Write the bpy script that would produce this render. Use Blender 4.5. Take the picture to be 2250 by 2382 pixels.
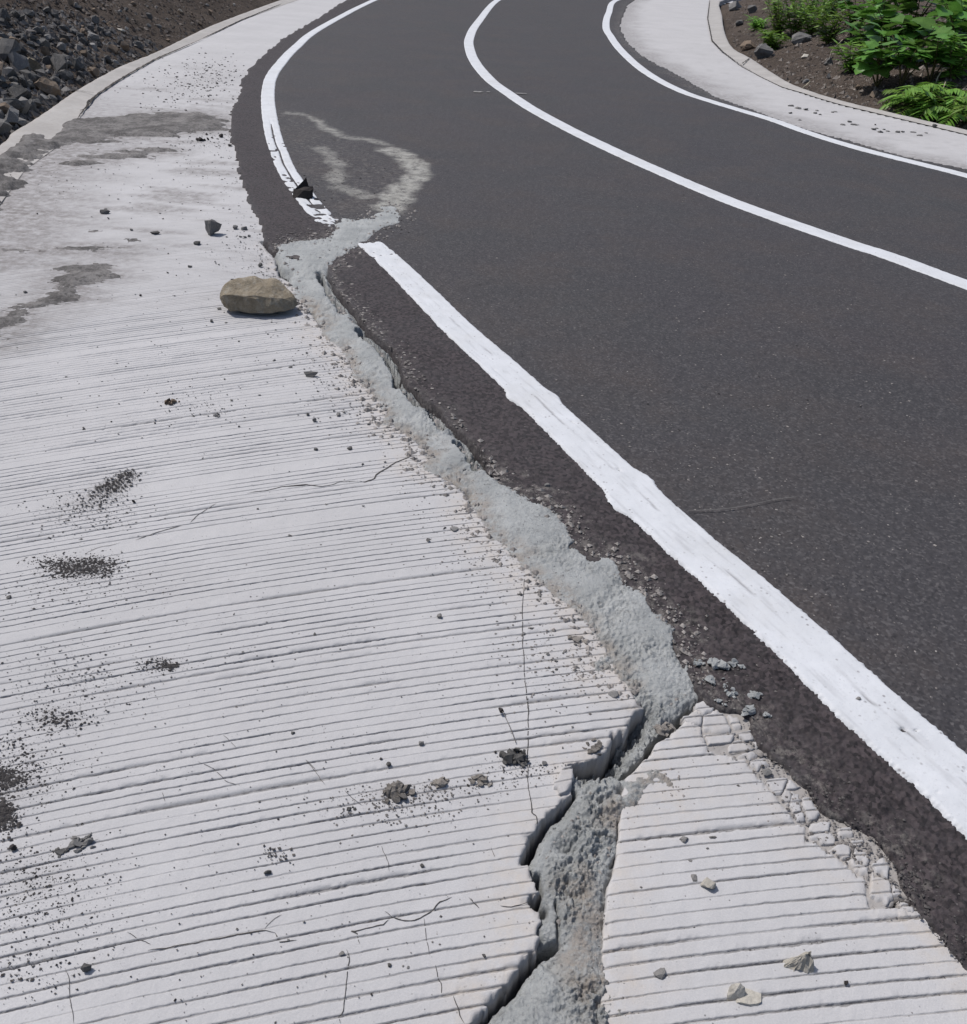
import bpy, bmesh, math, random
import numpy as np
from mathutils import Vector, Matrix, noise as mnoise

for o in list(bpy.data.objects):
    bpy.data.objects.remove(o, do_unlink=True)
scene = bpy.context.scene
col = scene.collection
rad = math.radians

# ------------------------------------------------------------------ camera
F_PX, PITCH, ROLL, CAM_H = 1900.0, rad(35), rad(-4), 1.55
ct, st = math.cos(PITCH), math.sin(PITCH)
cr, sr = math.cos(ROLL), math.sin(ROLL)
R0, FW, U0 = Vector((1, 0, 0)), Vector((0, ct, -st)), Vector((0, st, ct))
right = R0 * cr - U0 * sr
up = R0 * sr + U0 * cr
cam_d = bpy.data.cameras.new('camera')
cam = bpy.data.objects.new('camera', cam_d)
col.objects.link(cam)
cam.matrix_world = Matrix(((right.x, up.x, -FW.x, 0), (right.y, up.y, -FW.y, 0), (right.z, up.z, -FW.z, CAM_H), (0, 0, 0, 1)))
cam_d.sensor_fit = 'VERTICAL'
cam_d.sensor_height = 24
cam_d.lens = 24 * F_PX / 2382
cam_d.clip_start = 0.05
cam_d.clip_end = 3000
scene.camera = cam

# ------------------------------------------------------------------ sky, sun, exposure
SUN_EL = rad(58)
SUN_DIR = Vector((-0.86, 0.50, 0)).normalized() * math.cos(SUN_EL) + Vector((0, 0, math.sin(SUN_EL)))
world = bpy.data.worlds.new('World')
scene.world = world
world.use_nodes = True
wn = world.node_tree
for n in list(wn.nodes):
    wn.nodes.remove(n)
sky = wn.nodes.new('ShaderNodeTexSky')
sky.sky_type = 'NISHITA'
sky.sun_disc = False
sky.sun_elevation = SUN_EL
sky.sun_rotation = math.atan2(SUN_DIR.x, SUN_DIR.y)
sky.air_density = 1.0
sky.dust_density = 2.5
bg = wn.nodes.new('ShaderNodeBackground')
bg.inputs['Strength'].default_value = 0.11
wo = wn.nodes.new('ShaderNodeOutputWorld')
wn.links.new(sky.outputs[0], bg.inputs[0])
wn.links.new(bg.outputs[0], wo.inputs[0])
sun_d = bpy.data.lights.new('sun', 'SUN')
sun_d.energy = 3.6
sun_d.angle = rad(0.6)
sun_d.color = (1.0, 0.965, 0.93)
sun = bpy.data.objects.new('sun', sun_d)
col.objects.link(sun)
sun.rotation_euler = (-SUN_DIR).to_track_quat('-Z', 'Y').to_euler()
scene.view_settings.view_transform = 'Standard'
scene.view_settings.look = 'None'
scene.view_settings.exposure = 0.0
scene.view_settings.gamma = 1.0

# ------------------------------------------------------------------ helpers: pixels to ground
def unroll(u, v):
    x = u - 1125.0
    y = v - 1191.0
    return cr * x - sr * y, sr * x + cr * y
def lat(xp, yp):
    """unrolled lattice coordinate -> ground xy"""
    d = st + (yp / F_PX) * ct
    return CAM_H * (xp / F_PX) / d, CAM_H * (ct - (yp / F_PX) * st) / d
def P(u, v):
    return lat(*unroll(u, v))
def PP(pts):
    return np.array([P(*p) for p in pts], float)
def crop(ox, oy, s):
    return lambda pts: [(ox + x / s, oy + y / s) for x, y in pts]
c1 = crop(0, 0, 2.5013)
c2 = crop(750, 0, 2.5013)
c3 = crop(1500, 0, 2.5013)
c4 = crop(0, 500, 2.5013)
c5 = crop(600, 350, 3.1267)
c6 = crop(650, 750, 3.1267)
c7 = crop(1000, 1050, 2.5013)
c8 = crop(1050, 1600, 2.5013)
c9 = crop(1600, 1500, 2.2523)
c10 = crop(0, 1000, 2.5013)
c11 = crop(0, 1700, 2.5013)
c12 = crop(600, 1700, 2.68)
def px_m(v_like):
    return v_like
def ray(u, v):
    x, y = unroll(u, v)
    return (R0 * (x / F_PX) + FW - U0 * (y / F_PX)).normalized()

# ------------------------------------------------------------------ helpers: noise and distances
def _hash(ix, iy, seed):
    with np.errstate(over='ignore'):
        h = (ix.astype(np.uint32) * np.uint32(374761393)) ^ (iy.astype(np.uint32) * np.uint32(668265263)) ^ np.uint32((seed * 2246822519) & 0xffffffff)
        h = (h ^ (h >> np.uint32(13))) * np.uint32(1274126177)
        h = (h ^ (h >> np.uint32(15))) * np.uint32(2654435761)
        return h ^ (h >> np.uint32(16))
def hash01(i, seed):
    i = np.asarray(i).astype(np.int64)
    return _hash(i, i * 0 + 7, seed).astype(np.float64) / 4294967295.0
def pn(x, y, seed=0):
    """2-D gradient noise, about -1..1"""
    x0 = np.floor(x); y0 = np.floor(y)
    fx = x - x0; fy = y - y0
    ix = x0.astype(np.int64); iy = y0.astype(np.int64)
    ux = fx * fx * fx * (fx * (fx * 6 - 15) + 10)
    uy = fy * fy * fy * (fy * (fy * 6 - 15) + 10)
    def g(a, b, dx, dy):
        an = _hash(ix + a, iy + b, seed).astype(np.float64) * (2 * math.pi / 4294967295.0)
        return np.cos(an) * dx + np.sin(an) * dy
    a = g(0, 0, fx, fy); b = g(1, 0, fx - 1, fy); c = g(0, 1, fx, fy - 1); d = g(1, 1, fx - 1, fy - 1)
    return 1.5 * ((a + (b - a) * ux) * (1 - uy) + (c + (d - c) * ux) * uy)
def fbm(x, y, scale, octv=4, seed=0, gain=0.5):
    s = 0.0; a = 1.0; f = 1.0 / scale; t = 0.0
    for k in range(octv):
        s = s + a * pn(x * f + 13.7 * k, y * f - 7.3 * k, seed + k)
        t += a; a *= gain; f *= 2.03
    return s / t
def sstep(a, b, x):
    t = np.clip((x - a) / (b - a), 0, 1)
    return t * t * (3 - 2 * t)
def seg_dist(x, y, pts, closed=False):
    d = np.full(x.shape, 1e9)
    n = len(pts)
    for i in range(n if closed else n - 1):
        ax, ay = pts[i]; bx, by = pts[(i + 1) % n]
        ex, ey = bx - ax, by - ay
        L = ex * ex + ey * ey + 1e-12
        t = np.clip(((x - ax) * ex + (y - ay) * ey) / L, 0, 1)
        d = np.minimum(d, (x - ax - t * ex) ** 2 + (y - ay - t * ey) ** 2)
    return np.sqrt(d)
def inside(x, y, pts):
    r = np.zeros(x.shape, bool)
    n = len(pts)
    for i in range(n):
        ax, ay = pts[i]; bx, by = pts[(i + 1) % n]
        if ay == by:
            continue
        c = (ay > y) != (by > y)
        r ^= c & (x < (bx - ax) * (y - ay) / (by - ay) + ax)
    return r
def sdf(x, y, pts, reach=None):
    """signed distance, positive inside; with reach, only near the polygon (else -9)"""
    x = np.asarray(x, float); y = np.asarray(y, float)
    out = np.full(x.shape, -9.0)
    if reach is None:
        m = np.ones(x.shape, bool)
    else:
        p = np.array(pts)
        m = (x > p[:, 0].min() - reach) & (x < p[:, 0].max() + reach) & (y > p[:, 1].min() - reach) & (y < p[:, 1].max() + reach)
    xs, ys = x[m], y[m]
    if xs.size:
        out[m] = np.where(inside(xs, ys, pts), 1, -1) * seg_dist(xs, ys, pts, True)
    return out
def spline(pts, n=8):
    """Catmull-Rom through the points"""
    p = np.array(pts, float)
    q = np.vstack([2 * p[0] - p[1], p, 2 * p[-1] - p[-2]])
    out = []
    for i in range(1, len(q) - 2):
        for k in range(n):
            t = k / n
            a, b, c, d = q[i - 1], q[i], q[i + 1], q[i + 2]
            out.append(0.5 * ((2 * b) + (c - a) * t + (2 * a - 5 * b + 4 * c - d) * t * t + (3 * b - a - 3 * c + d) * t ** 3))
    out.append(p[-1])
    return np.array(out)

# ------------------------------------------------------------------ helpers: objects
def link(name, me, mat=None, parent=None, loc=None):
    o = bpy.data.objects.new(name, me)
    col.objects.link(o)
    if mat is not None and me is not None and not me.materials:
        me.materials.append(mat)
    if parent is not None:
        o.parent = parent
    if loc is not None:
        o.location = loc
    return o
def tag(o, label=None, cat=None, group=None, kind=None):
    if label: o['label'] = label
    if cat: o['category'] = cat
    if group: o['group'] = group
    if kind: o['kind'] = kind
    return o
def np_mesh(name, V, Fq, attrs=None, smooth=True):
    """mesh from numpy vertices (n,3) and faces (m,3 or 4)"""
    me = bpy.data.meshes.new(name)
    k = Fq.shape[1]
    me.vertices.add(len(V)); me.loops.add(Fq.size); me.polygons.add(len(Fq))
    me.vertices.foreach_set('co', np.ascontiguousarray(V, np.float32).ravel())
    me.loops.foreach_set('vertex_index', np.ascontiguousarray(Fq, np.int32).ravel())
    me.polygons.foreach_set('loop_start', np.arange(0, Fq.size, k, dtype=np.int32))
    me.polygons.foreach_set('use_smooth', np.full(len(Fq), smooth, bool))
    for an, av in (attrs or {}).items():
        a = me.attributes.new(an, 'FLOAT', 'POINT')
        a.data.foreach_set('value', np.ascontiguousarray(av, np.float32))
    me.update(calc_edges=True)
    me.validate()
    return me
class Grid:
    """ground lattice, finer close to the viewer's feet and coarser far off"""
    def __init__(s, xs, ys, tail=()):
        xs = np.array(xs); ys = np.array(ys)
        XP, YP = np.meshgrid(xs, ys)
        X, Y = lat(XP, YP)
        for ty in tail:
            X = np.vstack([X, X[-1:]]); Y = np.vstack([Y, np.full((1, X.shape[1]), ty)])
        s.shape = X.shape
        s.X, s.Y = X.ravel(), Y.ravel()
    def faces(s, keep):
        nr, nc = s.shape
        k = keep.reshape(nr, nc)
        f = k[:-1, :-1] | k[1:, :-1] | k[:-1, 1:] | k[1:, 1:]
        r, c = np.nonzero(f)
        a = r * nc + c
        return np.stack([a + nc, a + nc + 1, a + 1, a], 1)
    def mesh(s, name, z, keep, attrs=None, smooth=True):
        fq = s.faces(keep)
        used = np.unique(fq)
        remap = np.zeros(s.X.size, np.int64)
        remap[used] = np.arange(used.size)
        V = np.stack([s.X[used], s.Y[used], z[used]], 1)
        return np_mesh(name, V, remap[fq], {k: v[used] for k, v in (attrs or {}).items()}, smooth)

# ------------------------------------------------------------------ materials
class Mat:
    def __init__(s, name, rough=0.9, spec=0.25):
        s.m = bpy.data.materials.new(name)
        s.m.use_nodes = True
        s.t = s.m.node_tree
        s.b = s.t.nodes['Principled BSDF']
        s.b.inputs['Roughness'].default_value = rough
        s.b.inputs['Specular IOR Level'].default_value = spec
        s.co = s.t.nodes.new('ShaderNodeTexCoord').outputs['Object']
    def n(s, typ, **kw):
        nd = s.t.nodes.new(typ)
        for k, v in kw.items():
            setattr(nd, k, v)
        return nd
    def put(s, sock, v):
        if isinstance(v, bpy.types.NodeSocket):
            s.t.links.new(v, sock)
        elif v is not None:
            sock.default_value = v
    def noise(s, scale, detail=4, rough=0.55, vec=None):
        nd = s.n('ShaderNodeTexNoise')
        s.put(nd.inputs['Vector'], vec or s.co)
        nd.inputs['Scale'].default_value = scale
        nd.inputs['Detail'].default_value = detail
        nd.inputs['Roughness'].default_value = rough
        return nd.outputs['Fac']
    def voro(s, scale, out='Distance', rnd=1.0):
        nd = s.n('ShaderNodeTexVoronoi')
        s.put(nd.inputs['Vector'], s.co)
        nd.inputs['Scale'].default_value = scale
        nd.inputs['Randomness'].default_value = rnd
        return nd.outputs[out]
    def ramp(s, fac, stops, interp='LINEAR'):
        nd = s.n('ShaderNodeValToRGB')
        s.put(nd.inputs[0], fac)
        e = nd.color_ramp.elements
        nd.color_ramp.interpolation = interp
        while len(e) < len(stops):
            e.new(0.5)
        for k, (p, c) in enumerate(stops):
            e[k].position = p
            if not hasattr(c, '__len__'):
                c = (c, c, c)
            e[k].color = (*c, 1)
        return nd.outputs[0]
    def rng(s, v, a, b, c=0.0, d=1.0):
        nd = s.n('ShaderNodeMapRange')
        s.put(nd.inputs[0], v)
        for k, q in enumerate((a, b, c, d)):
            nd.inputs[k + 1].default_value = q
        return nd.outputs[0]
    def math(s, op, a, b=None, clamp=False):
        nd = s.n('ShaderNodeMath', operation=op, use_clamp=clamp)
        s.put(nd.inputs[0], a); s.put(nd.inputs[1], b)
        return nd.outputs[0]
    def mix(s, fac, a, b, mode='MIX'):
        nd = s.n('ShaderNodeMix', data_type='RGBA', blend_type=mode)
        s.put(nd.inputs[0], fac)
        for k, v in ((6, a), (7, b)):
            if isinstance(v, (tuple, list)) and len(v) == 3:
                v = (*v, 1)
            s.put(nd.inputs[k], v)
        return nd.outputs[2]
    def attr(s, name, out='Fac'):
        nd = s.n('ShaderNodeAttribute', attribute_name=name)
        return nd.outputs[out]
    def objrand(s):
        return s.n('ShaderNodeObjectInfo').outputs['Random']
    def bump(s, h, strength=0.5, dist=0.01, prev=None):
        nd = s.n('ShaderNodeBump')
        nd.inputs['Strength'].default_value = strength
        nd.inputs['Distance'].default_value = dist
        s.put(nd.inputs['Height'], h)
        if prev is not None:
            s.put(nd.inputs['Normal'], prev)
        return nd.outputs[0]
    def done(s, color, normal=None, rough=None):
        if isinstance(color, (tuple, list)) and len(color) == 3:
            color = (*color, 1)
        s.put(s.b.inputs['Base Color'], color)
        if normal is not None:
            s.put(s.b.inputs['Normal'], normal)
        if rough is not None:
            s.put(s.b.inputs['Roughness'], rough)
        return s.m

def mat_concrete():
    m = Mat('pale_concrete', 0.88, 0.3)
    big = m.noise(1.1, 5, 0.6)
    mid = m.noise(9, 5, 0.65)
    fine = m.noise(260, 3, 0.7)
    c = m.mix(m.rng(big, 0.3, 0.7), (0.40, 0.396, 0.40), (0.465, 0.46, 0.465))
    c = m.mix(m.rng(mid, 0.35, 0.75, 0, 0.35), c, (0.345, 0.34, 0.345))
    c = m.mix(m.rng(fine, 0.42, 0.62, 0.16, 0), c, (0.25, 0.245, 0.25))
    # dark grains caught in the surface
    g = m.math('MULTIPLY', m.rng(m.voro(75), 0.10, 0.16, 1, 0), m.rng(m.noise(14, 3), 0.5, 0.62, 0, 0.75))
    c = m.mix(g, c, (0.10, 0.095, 0.095))
    c = m.mix(m.math('MULTIPLY', m.attr('groove'), m.rng(m.noise(55, 4, 0.7), 0.3, 0.62, 0.3, 0.9)), c, (0.15, 0.146, 0.147))
    c = m.mix(m.math('MULTIPLY', m.attr('tan'), m.rng(m.noise(22, 5, 0.7), 0.35, 0.7, 0.0, 0.7)), c, (0.43, 0.375, 0.315))
    c = m.mix(m.math('MULTIPLY', m.attr('grime'), m.rng(m.noise(16, 6, 0.75), 0.33, 0.6, 0.12, 0.95)), c, (0.165, 0.152, 0.147))
    c = m.mix(m.attr('broken'), c, m.mix(m.noise(45, 5, 0.7), (0.15, 0.14, 0.135), (0.36, 0.34, 0.32)))
    nb = m.bump(fine, 0.35, 0.002)
    nb = m.bump(m.noise(60, 4, 0.7), 0.35, 0.004, nb)
    return m.done(c, nb)
def mat_lip():
    m = Mat('beige_concrete', 0.9, 0.25)
    c = m.mix(m.rng(m.noise(2.5, 5, 0.65), 0.3, 0.7), (0.31, 0.297, 0.283), (0.40, 0.386, 0.37))
    c = m.mix(m.rng(m.noise(30, 5, 0.7), 0.45, 0.7, 0, 0.4), c, (0.25, 0.225, 0.2))
    return m.done(c, m.bump(m.noise(90, 4, 0.7), 0.4, 0.004))
def mat_asphalt():
    m = Mat('dark_asphalt', 0.82, 0.35)
    big = m.noise(0.45, 4, 0.55)
    mid = m.noise(5, 5, 0.6)
    gv = m.n('ShaderNodeSeparateColor')
    m.put(gv.inputs[0], m.voro(85, 'Color'))
    grain = m.voro(125, 'Color')
    gr = m.n('ShaderNodeSeparateColor')
    m.put(gr.inputs[0], grain)
    c = m.mix(m.rng(big, 0.35, 0.65), (0.045, 0.042, 0.047), (0.053, 0.051, 0.054))
    c = m.mix(m.rng(m.noise(0.8, 3), 0.45, 0.7, 0, 0.5), c, (0.054, 0.044, 0.046))
    c = m.mix(m.rng(m.noise(0.35, 3), 0.5, 0.68, 0, 0.6), c, (0.044, 0.047, 0.047))
    c = m.mix(m.rng(m.noise(1.7, 6, 0.65), 0.46, 0.66, 0, 0.75), c, (0.066, 0.054, 0.050))
    c = m.mix(m.rng(m.noise(0.9, 5, 0.6), 0.5, 0.7, 0, 0.5), c, (0.034, 0.035, 0.039))
    c = m.mix(m.rng(m.noise(34, 4, 0.7), 0.35, 0.7, 0.45, 0), c, (0.026, 0.0245, 0.0265))
    c = m.mix(m.rng(mid, 0.4, 0.8, 0, 0.35), c, (0.038, 0.036, 0.039))
    c = m.mix(m.rng(gr.outputs[0], 0.6, 1.0, 0, 0.5), c, (0.125, 0.118, 0.12))
    c = m.mix(m.rng(gr.outputs[1], 0.5, 1.0, 0, 0.55), c, (0.02, 0.0185, 0.021))
    # pale flecks
    fl = m.math('MULTIPLY', m.rng(m.voro(30), 0.06, 0.12, 1, 0), m.rng(m.noise(60, 2), 0.58, 0.66, 0, 0.9))
    c = m.mix(fl, c, (0.36, 0.34, 0.32))
    c = m.mix(m.math('MULTIPLY', m.attr('dirt'), m.rng(m.noise(4, 6, 0.7), 0.3, 0.6, 0.55, 0.95)), c,
              m.mix(m.rng(gv.outputs[2], 0.1, 1), (0.013, 0.0105, 0.0118), (0.058, 0.0465, 0.0495)))
    c = m.mix(m.math('MULTIPLY', m.attr('dust'), m.rng(m.noise(26, 7, 0.8), 0.5, 0.6, 0, 0.9)), c, (0.20, 0.185, 0.17))
    c = m.mix(m.math('MULTIPLY', m.attr('slurry'), m.rng(m.noise(13, 8, 0.85), 0.4, 0.55, 0.2, 1.0)), c, m.mix(m.noise(6, 4), (0.24, 0.235, 0.21), (0.36, 0.355, 0.33)))
    nb = m.bump(gr.outputs[0], 0.7, 0.006)
    nb = m.bump(m.noise(420, 3, 0.7), 0.5, 0.002, nb)
    return m.done(c, nb)
def mat_paint():
    m = Mat('white_road_paint', 0.8, 0.2)
    c = m.mix(m.rng(m.noise(7, 5, 0.65), 0.35, 0.7), (0.56, 0.575, 0.60), (0.49, 0.505, 0.525))
    c = m.mix(m.rng(m.noise(120, 4, 0.7), 0.58, 0.72, 0, 0.5), c, (0.33, 0.33, 0.34))
    c = m.mix(m.rng(m.noise(2.6, 6, 0.7), 0.5, 0.72, 0, 0.4), c, (0.42, 0.415, 0.40))
    c = m.mix(m.attr('crease'), c, (0.16, 0.155, 0.16))
    pit = m.math('MULTIPLY', m.rng(m.voro(48), 0.13, 0.24, 1, 0), m.rng(m.noise(11, 4, 0.7), 0.5, 0.6, 0, 0.75))
    c = m.mix(pit, c, (0.2, 0.19, 0.195))
    return m.done(c, m.bump(m.noise(150, 4, 0.7), 0.3, 0.003))
def mat_mortar():
    m = Mat('grey_mortar', 0.95, 0.15)
    c = m.mix(m.rng(m.noise(7, 6, 0.65), 0.3, 0.7), (0.285, 0.297, 0.297), (0.425, 0.437, 0.435))
    c = m.mix(m.rng(m.noise(85, 5, 0.75), 0.45, 0.7, 0, 0.5), c, (0.22, 0.228, 0.23))
    c = m.mix(m.math('MULTIPLY', m.attr('tan'), m.rng(m.noise(17, 8, 0.8), 0.42, 0.56, 0.05, 0.95)), c, (0.29, 0.262, 0.235))
    c = m.mix(m.math('MULTIPLY', m.rng(m.voro(60), 0.10, 0.2, 0.8, 0), m.rng(m.noise(40, 3), 0.46, 0.58)), c, (0.075, 0.075, 0.075))
    c = m.mix(m.rng(m.noise(30, 7, 0.8), 0.56, 0.64, 0, 0.55), c, (0.13, 0.13, 0.128))
    nb = m.bump(m.noise(150, 5, 0.75), 0.9, 0.008)
    return m.done(c, nb)
def mat_silt(name, a, b):
    m = Mat(name, 0.95, 0.12)
    c = m.mix(m.rng(m.noise(5, 9, 0.85), 0.42, 0.58), a, b)
    c = m.mix(m.rng(m.noise(45, 5, 0.8), 0.5, 0.62, 0, 0.6), c, tuple(0.5 * q for q in a))
    return m.done(c, m.bump(m.noise(40, 7, 0.8), 0.9, 0.012))
def mat_soil():
    m = Mat('brown_soil', 0.97, 0.1)
    c = m.mix(m.rng(m.noise(0.5, 6, 0.7), 0.35, 0.65), (0.075, 0.060, 0.050), (0.135, 0.108, 0.09))
    c = m.mix(m.rng(m.noise(9, 6, 0.75), 0.45, 0.7, 0, 0.8), c, (0.045, 0.036, 0.032))
    c = m.mix(m.rng(m.noise(28, 5, 0.75), 0.5, 0.72, 0, 0.7), c, (0.19, 0.155, 0.125))
    nb = m.bump(m.noise(6, 6, 0.75), 0.9, 0.15)
    nb = m.bump(m.noise(40, 5, 0.75), 0.9, 0.03, nb)
    return m.done(c, nb)
def mat_rock(name, a, b, dust=None, scale=9, bd=0.0009):
    m = Mat(name, 0.92, 0.2)
    r = m.objrand()
    c = m.mix(m.rng(m.noise(scale, 6, 0.7), 0.3, 0.7), a, b)
    c = m.mix(m.rng(m.noise(scale * 9, 4, 0.75), 0.45, 0.72, 0, 0.6), c, tuple(0.5 * q for q in a))
    if dust:
        c = m.mix(m.rng(m.noise(scale * 2.3, 5, 0.7), 0.5, 0.68, 0, 0.75), c, dust)
    hs = m.n('ShaderNodeHueSaturation')
    m.put(hs.inputs['Color'], c)
    m.put(hs.inputs['Value'], m.rng(r, 0, 1, 0.72, 1.3))
    nb = m.bump(m.noise(scale * 3, 6, 0.75), 0.8, bd)
    nb = m.bump(m.noise(scale * 12, 4, 0.75), 0.5, bd * 0.3, nb)
    return m.done(hs.outputs[0], nb)
def mat_grit():
    m = Mat('loose_grit', 0.93, 0.2)
    c = m.mix(m.attr('tone'), (0.028, 0.026, 0.027), (0.27, 0.25, 0.235))
    return m.done(c)
def mat_earth():
    m = Mat('earth_lumps', 0.96, 0.12)
    return m.done(m.mix(m.attr('tone'), (0.055, 0.044, 0.038), (0.27, 0.24, 0.215)), m.bump(m.noise(60, 4, 0.7), 0.5, 0.01))
def mat_crack():
    m = Mat('dark_crack', 1.0, 0.0)
    return m.done(m.mix(m.noise(50, 4), (0.035, 0.033, 0.033), (0.09, 0.085, 0.08)))  # dark mottled tone of the thin flat ribbons that draw the cracks
def mat_leaf(name, a, b, gloss=0.45):
    m = Mat(name, gloss, 0.4)
    c = m.mix(m.attr('tone'), a, b)
    c = m.mix(m.rng(m.noise(14, 4, 0.6), 0.4, 0.7, 0, 0.5), c, tuple(0.6 * q for q in a))
    r = m.objrand()
    hs = m.n('ShaderNodeHueSaturation')
    m.put(hs.inputs['Color'], c)
    m.put(hs.inputs['Value'], m.rng(r, 0, 1, 0.7, 1.3))
    m.put(hs.inputs['Hue'], m.rng(r, 0, 1, 0.49, 0.515))
    m.b.inputs['Subsurface Weight'].default_value = 0.0
    mm = m.done(hs.outputs[0])
    tr = m.n('ShaderNodeBsdfTranslucent')
    m.put(tr.inputs[0], hs.outputs[0])
    mx = m.n('ShaderNodeMixShader')
    mx.inputs[0].default_value = 0.3
    out = m.t.nodes['Material Output']
    m.t.links.new(m.b.outputs[0], mx.inputs[1])
    m.t.links.new(tr.outputs[0], mx.inputs[2])
    m.t.links.new(mx.outputs[0], out.inputs[0])
    return mm
def mat_plain(name, a, b, scale=20):
    m = Mat(name, 0.9, 0.2)
    return m.done(m.mix(m.noise(scale, 4), a, b), m.bump(m.noise(scale * 4, 4), 0.4, 0.004))

M = dict(
    concrete=mat_concrete(), lip=mat_lip(), asphalt=mat_asphalt(), paint=mat_paint(), mortar=mat_mortar(),
    silt=mat_silt('grey_silt', (0.10, 0.095, 0.093), (0.23, 0.22, 0.213)),
    slurry=mat_silt('dried_slurry', (0.30, 0.29, 0.255), (0.21, 0.205, 0.19)),
    soil=mat_soil(),
    tanrock=mat_rock('tan_sandstone', (0.225, 0.185, 0.13), (0.39, 0.34, 0.26), (0.42, 0.385, 0.325), 14, 0.016),
    darkrock=mat_rock('dark_basalt', (0.066, 0.064, 0.062), (0.14, 0.137, 0.133), (0.20, 0.19, 0.178)),
    greyrock=mat_rock('grey_stone', (0.125, 0.122, 0.12), (0.205, 0.20, 0.195), (0.24, 0.225, 0.21)),
    palerock=mat_rock('pale_stone', (0.40, 0.37, 0.315), (0.50, 0.475, 0.425), (0.30, 0.28, 0.25), 6),
    blackrock=mat_rock('asphalt_lump', (0.028, 0.025, 0.025), (0.06, 0.053, 0.052), None, 30),
    brownrock=mat_rock('brown_stone', (0.13, 0.095, 0.07), (0.22, 0.17, 0.125), (0.2, 0.18, 0.155)),
    clod=mat_rock('dry_mortar_clod', (0.16, 0.145, 0.13), (0.26, 0.24, 0.22), None, 40, 0.002),
    grit=mat_grit(), crack=mat_crack(), earth=mat_earth(),
    leaf_broad=mat_leaf('broad_green_leaf', (0.072, 0.175, 0.027), (0.155, 0.31, 0.055)),
    leaf_narrow=mat_leaf('narrow_green_leaf', (0.11, 0.23, 0.032), (0.22, 0.38, 0.06)),
    stem=mat_plain('green_brown_stem', (0.075, 0.08, 0.03), (0.12, 0.09, 0.05)),
    straw=mat_plain('dry_straw', (0.34, 0.30, 0.22), (0.5, 0.46, 0.37)),
    twig=mat_plain('dry_twig', (0.10, 0.09, 0.08), (0.19, 0.175, 0.16)),
    scratch=mat_plain('faint_scratch', (0.07, 0.067, 0.068), (0.15, 0.145, 0.142), 60),
    chalk=mat_plain('faint_chalk', (0.19, 0.185, 0.18), (0.24, 0.235, 0.23)),
)

# ------------------------------------------------------------------ outlines on the ground (metres)
LINE_L = np.vstack([np.array([(29, 65), (15, 60), (6.5, 54), (1, 47.5), (-2.2, 40), (-3.7, 33)]),
    PP([(874, 0), (750, 64), (686, 114), (648, 156), (630, 185), (624, 220), (626, 260), (636, 316), (648, 352), (664, 392), (692, 436),
        (757, 513), (826, 548), (872, 580), (936, 638), (1000, 702), (1072, 775), (1137, 832), (1194, 884), (1250, 939), (1408, 1090),
        (1536, 1210), (1624, 1290), (1718, 1370), (1860, 1500), (2000, 1633), (2149, 1766), (2290, 1890)]),
    np.array([(1.3, 0.9), (1.6, 0.4), (1.9, -0.4), (2.2, -2)])])
LINE_C = np.vstack([np.array([(30, 62), (16, 57), (8, 51), (3, 44), (0.2, 36)]),
    PP([(1160, 0), (1113, 52), (1093, 88), (1093, 116), (1108, 150), (1144, 191), (1204, 234), (1266, 272), (1370, 326), (1500, 387),
        (1660, 456), (1820, 516), (1980, 572), (2070, 601), (2250, 668)]),
    np.array([(3.3, 4.1), (4, 2.9), (4.9, 0.8), (5.5, -2)])])
LINE_R = np.vstack([np.array([(31, 59), (17.5, 53.5), (10.3, 47), (5.8, 40.5)]),
    PP([(1438, 0), (1416, 32), (1410, 64), (1422, 88), (1446, 120), (1500, 168), (1580, 212), (1660, 240), (1780, 276), (1900, 318),
        (2020, 354), (2140, 384), (2250, 412)]),
    np.array([(4.8, 7.2), (6, 5), (7.2, 2.5), (8.2, -2)])])
EDGE_A = np.vstack([np.array([(28.8, 65.8), (14.7, 60.7), (6.2, 54.6), (0.5, 48), (-2.9, 40.5), (-4.4, 33), (-4.7, 27)]),
    PP([(750, 36), (680, 76), (640, 104), (592, 148), (560, 188), (556, 216), (536, 260), (536, 304), (540, 340), (552, 384), (560, 424),
        (576, 460), (596, 500), (606, 540), (640, 590), (700, 612), (760, 622), (766, 640), (777, 668), (805, 705), (827, 730), (859, 772),
        (881, 788), (900, 808), (919, 830), (942, 876), (947, 900), (974, 914), (993, 938), (1029, 958), (1047, 988), (1081, 1016),
        (1109, 1056), (1126, 1084), (1150, 1120), (1270, 1225), (1400, 1335), (1500, 1440), (1570, 1530), (1610, 1600), (1650, 1640),
        (1700, 1655), (1747, 1676), (1768, 1738), (1826, 1781), (1866, 1826), (1910, 1888), (1950, 1915), (2016, 1946), (2068, 2010),
        (2096, 2064), (2132, 2131), (2172, 2184), (2226, 2242), (2256, 2282)]),
    np.array([(1.07, 0.62), (1.3, 0.2), (1.6, -0.6), (1.9, -2)])])
EDGE_RB = np.vstack([np.array([(31.4, 58.4), (18, 53), (10.8, 46.6), (6.2, 40.2)]),
    PP([(1478, 0), (1446, 52), (1462, 96), (1500, 132), (1580, 176), (1660, 222), (1740, 252), (1860, 296), (1980, 329), (2100, 364), (2250, 394)]),
    np.array([(4.95, 7.7), (6.3, 5.3), (7.6, 2.6), (8.7, -2)])])
OUT_R = np.vstack([np.array([(32, 56), (19.2, 51), (12.5, 45.2)]),
    PP([(1688, 0), (1680, 40), (1696, 104), (1748, 140), (1820, 188), (1872, 212), (1960, 240), (2060, 264), (2250, 308)]),
    np.array([(6.5, 9), (8.2, 6), (9.6, 3), (10.7, -2)])])
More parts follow.
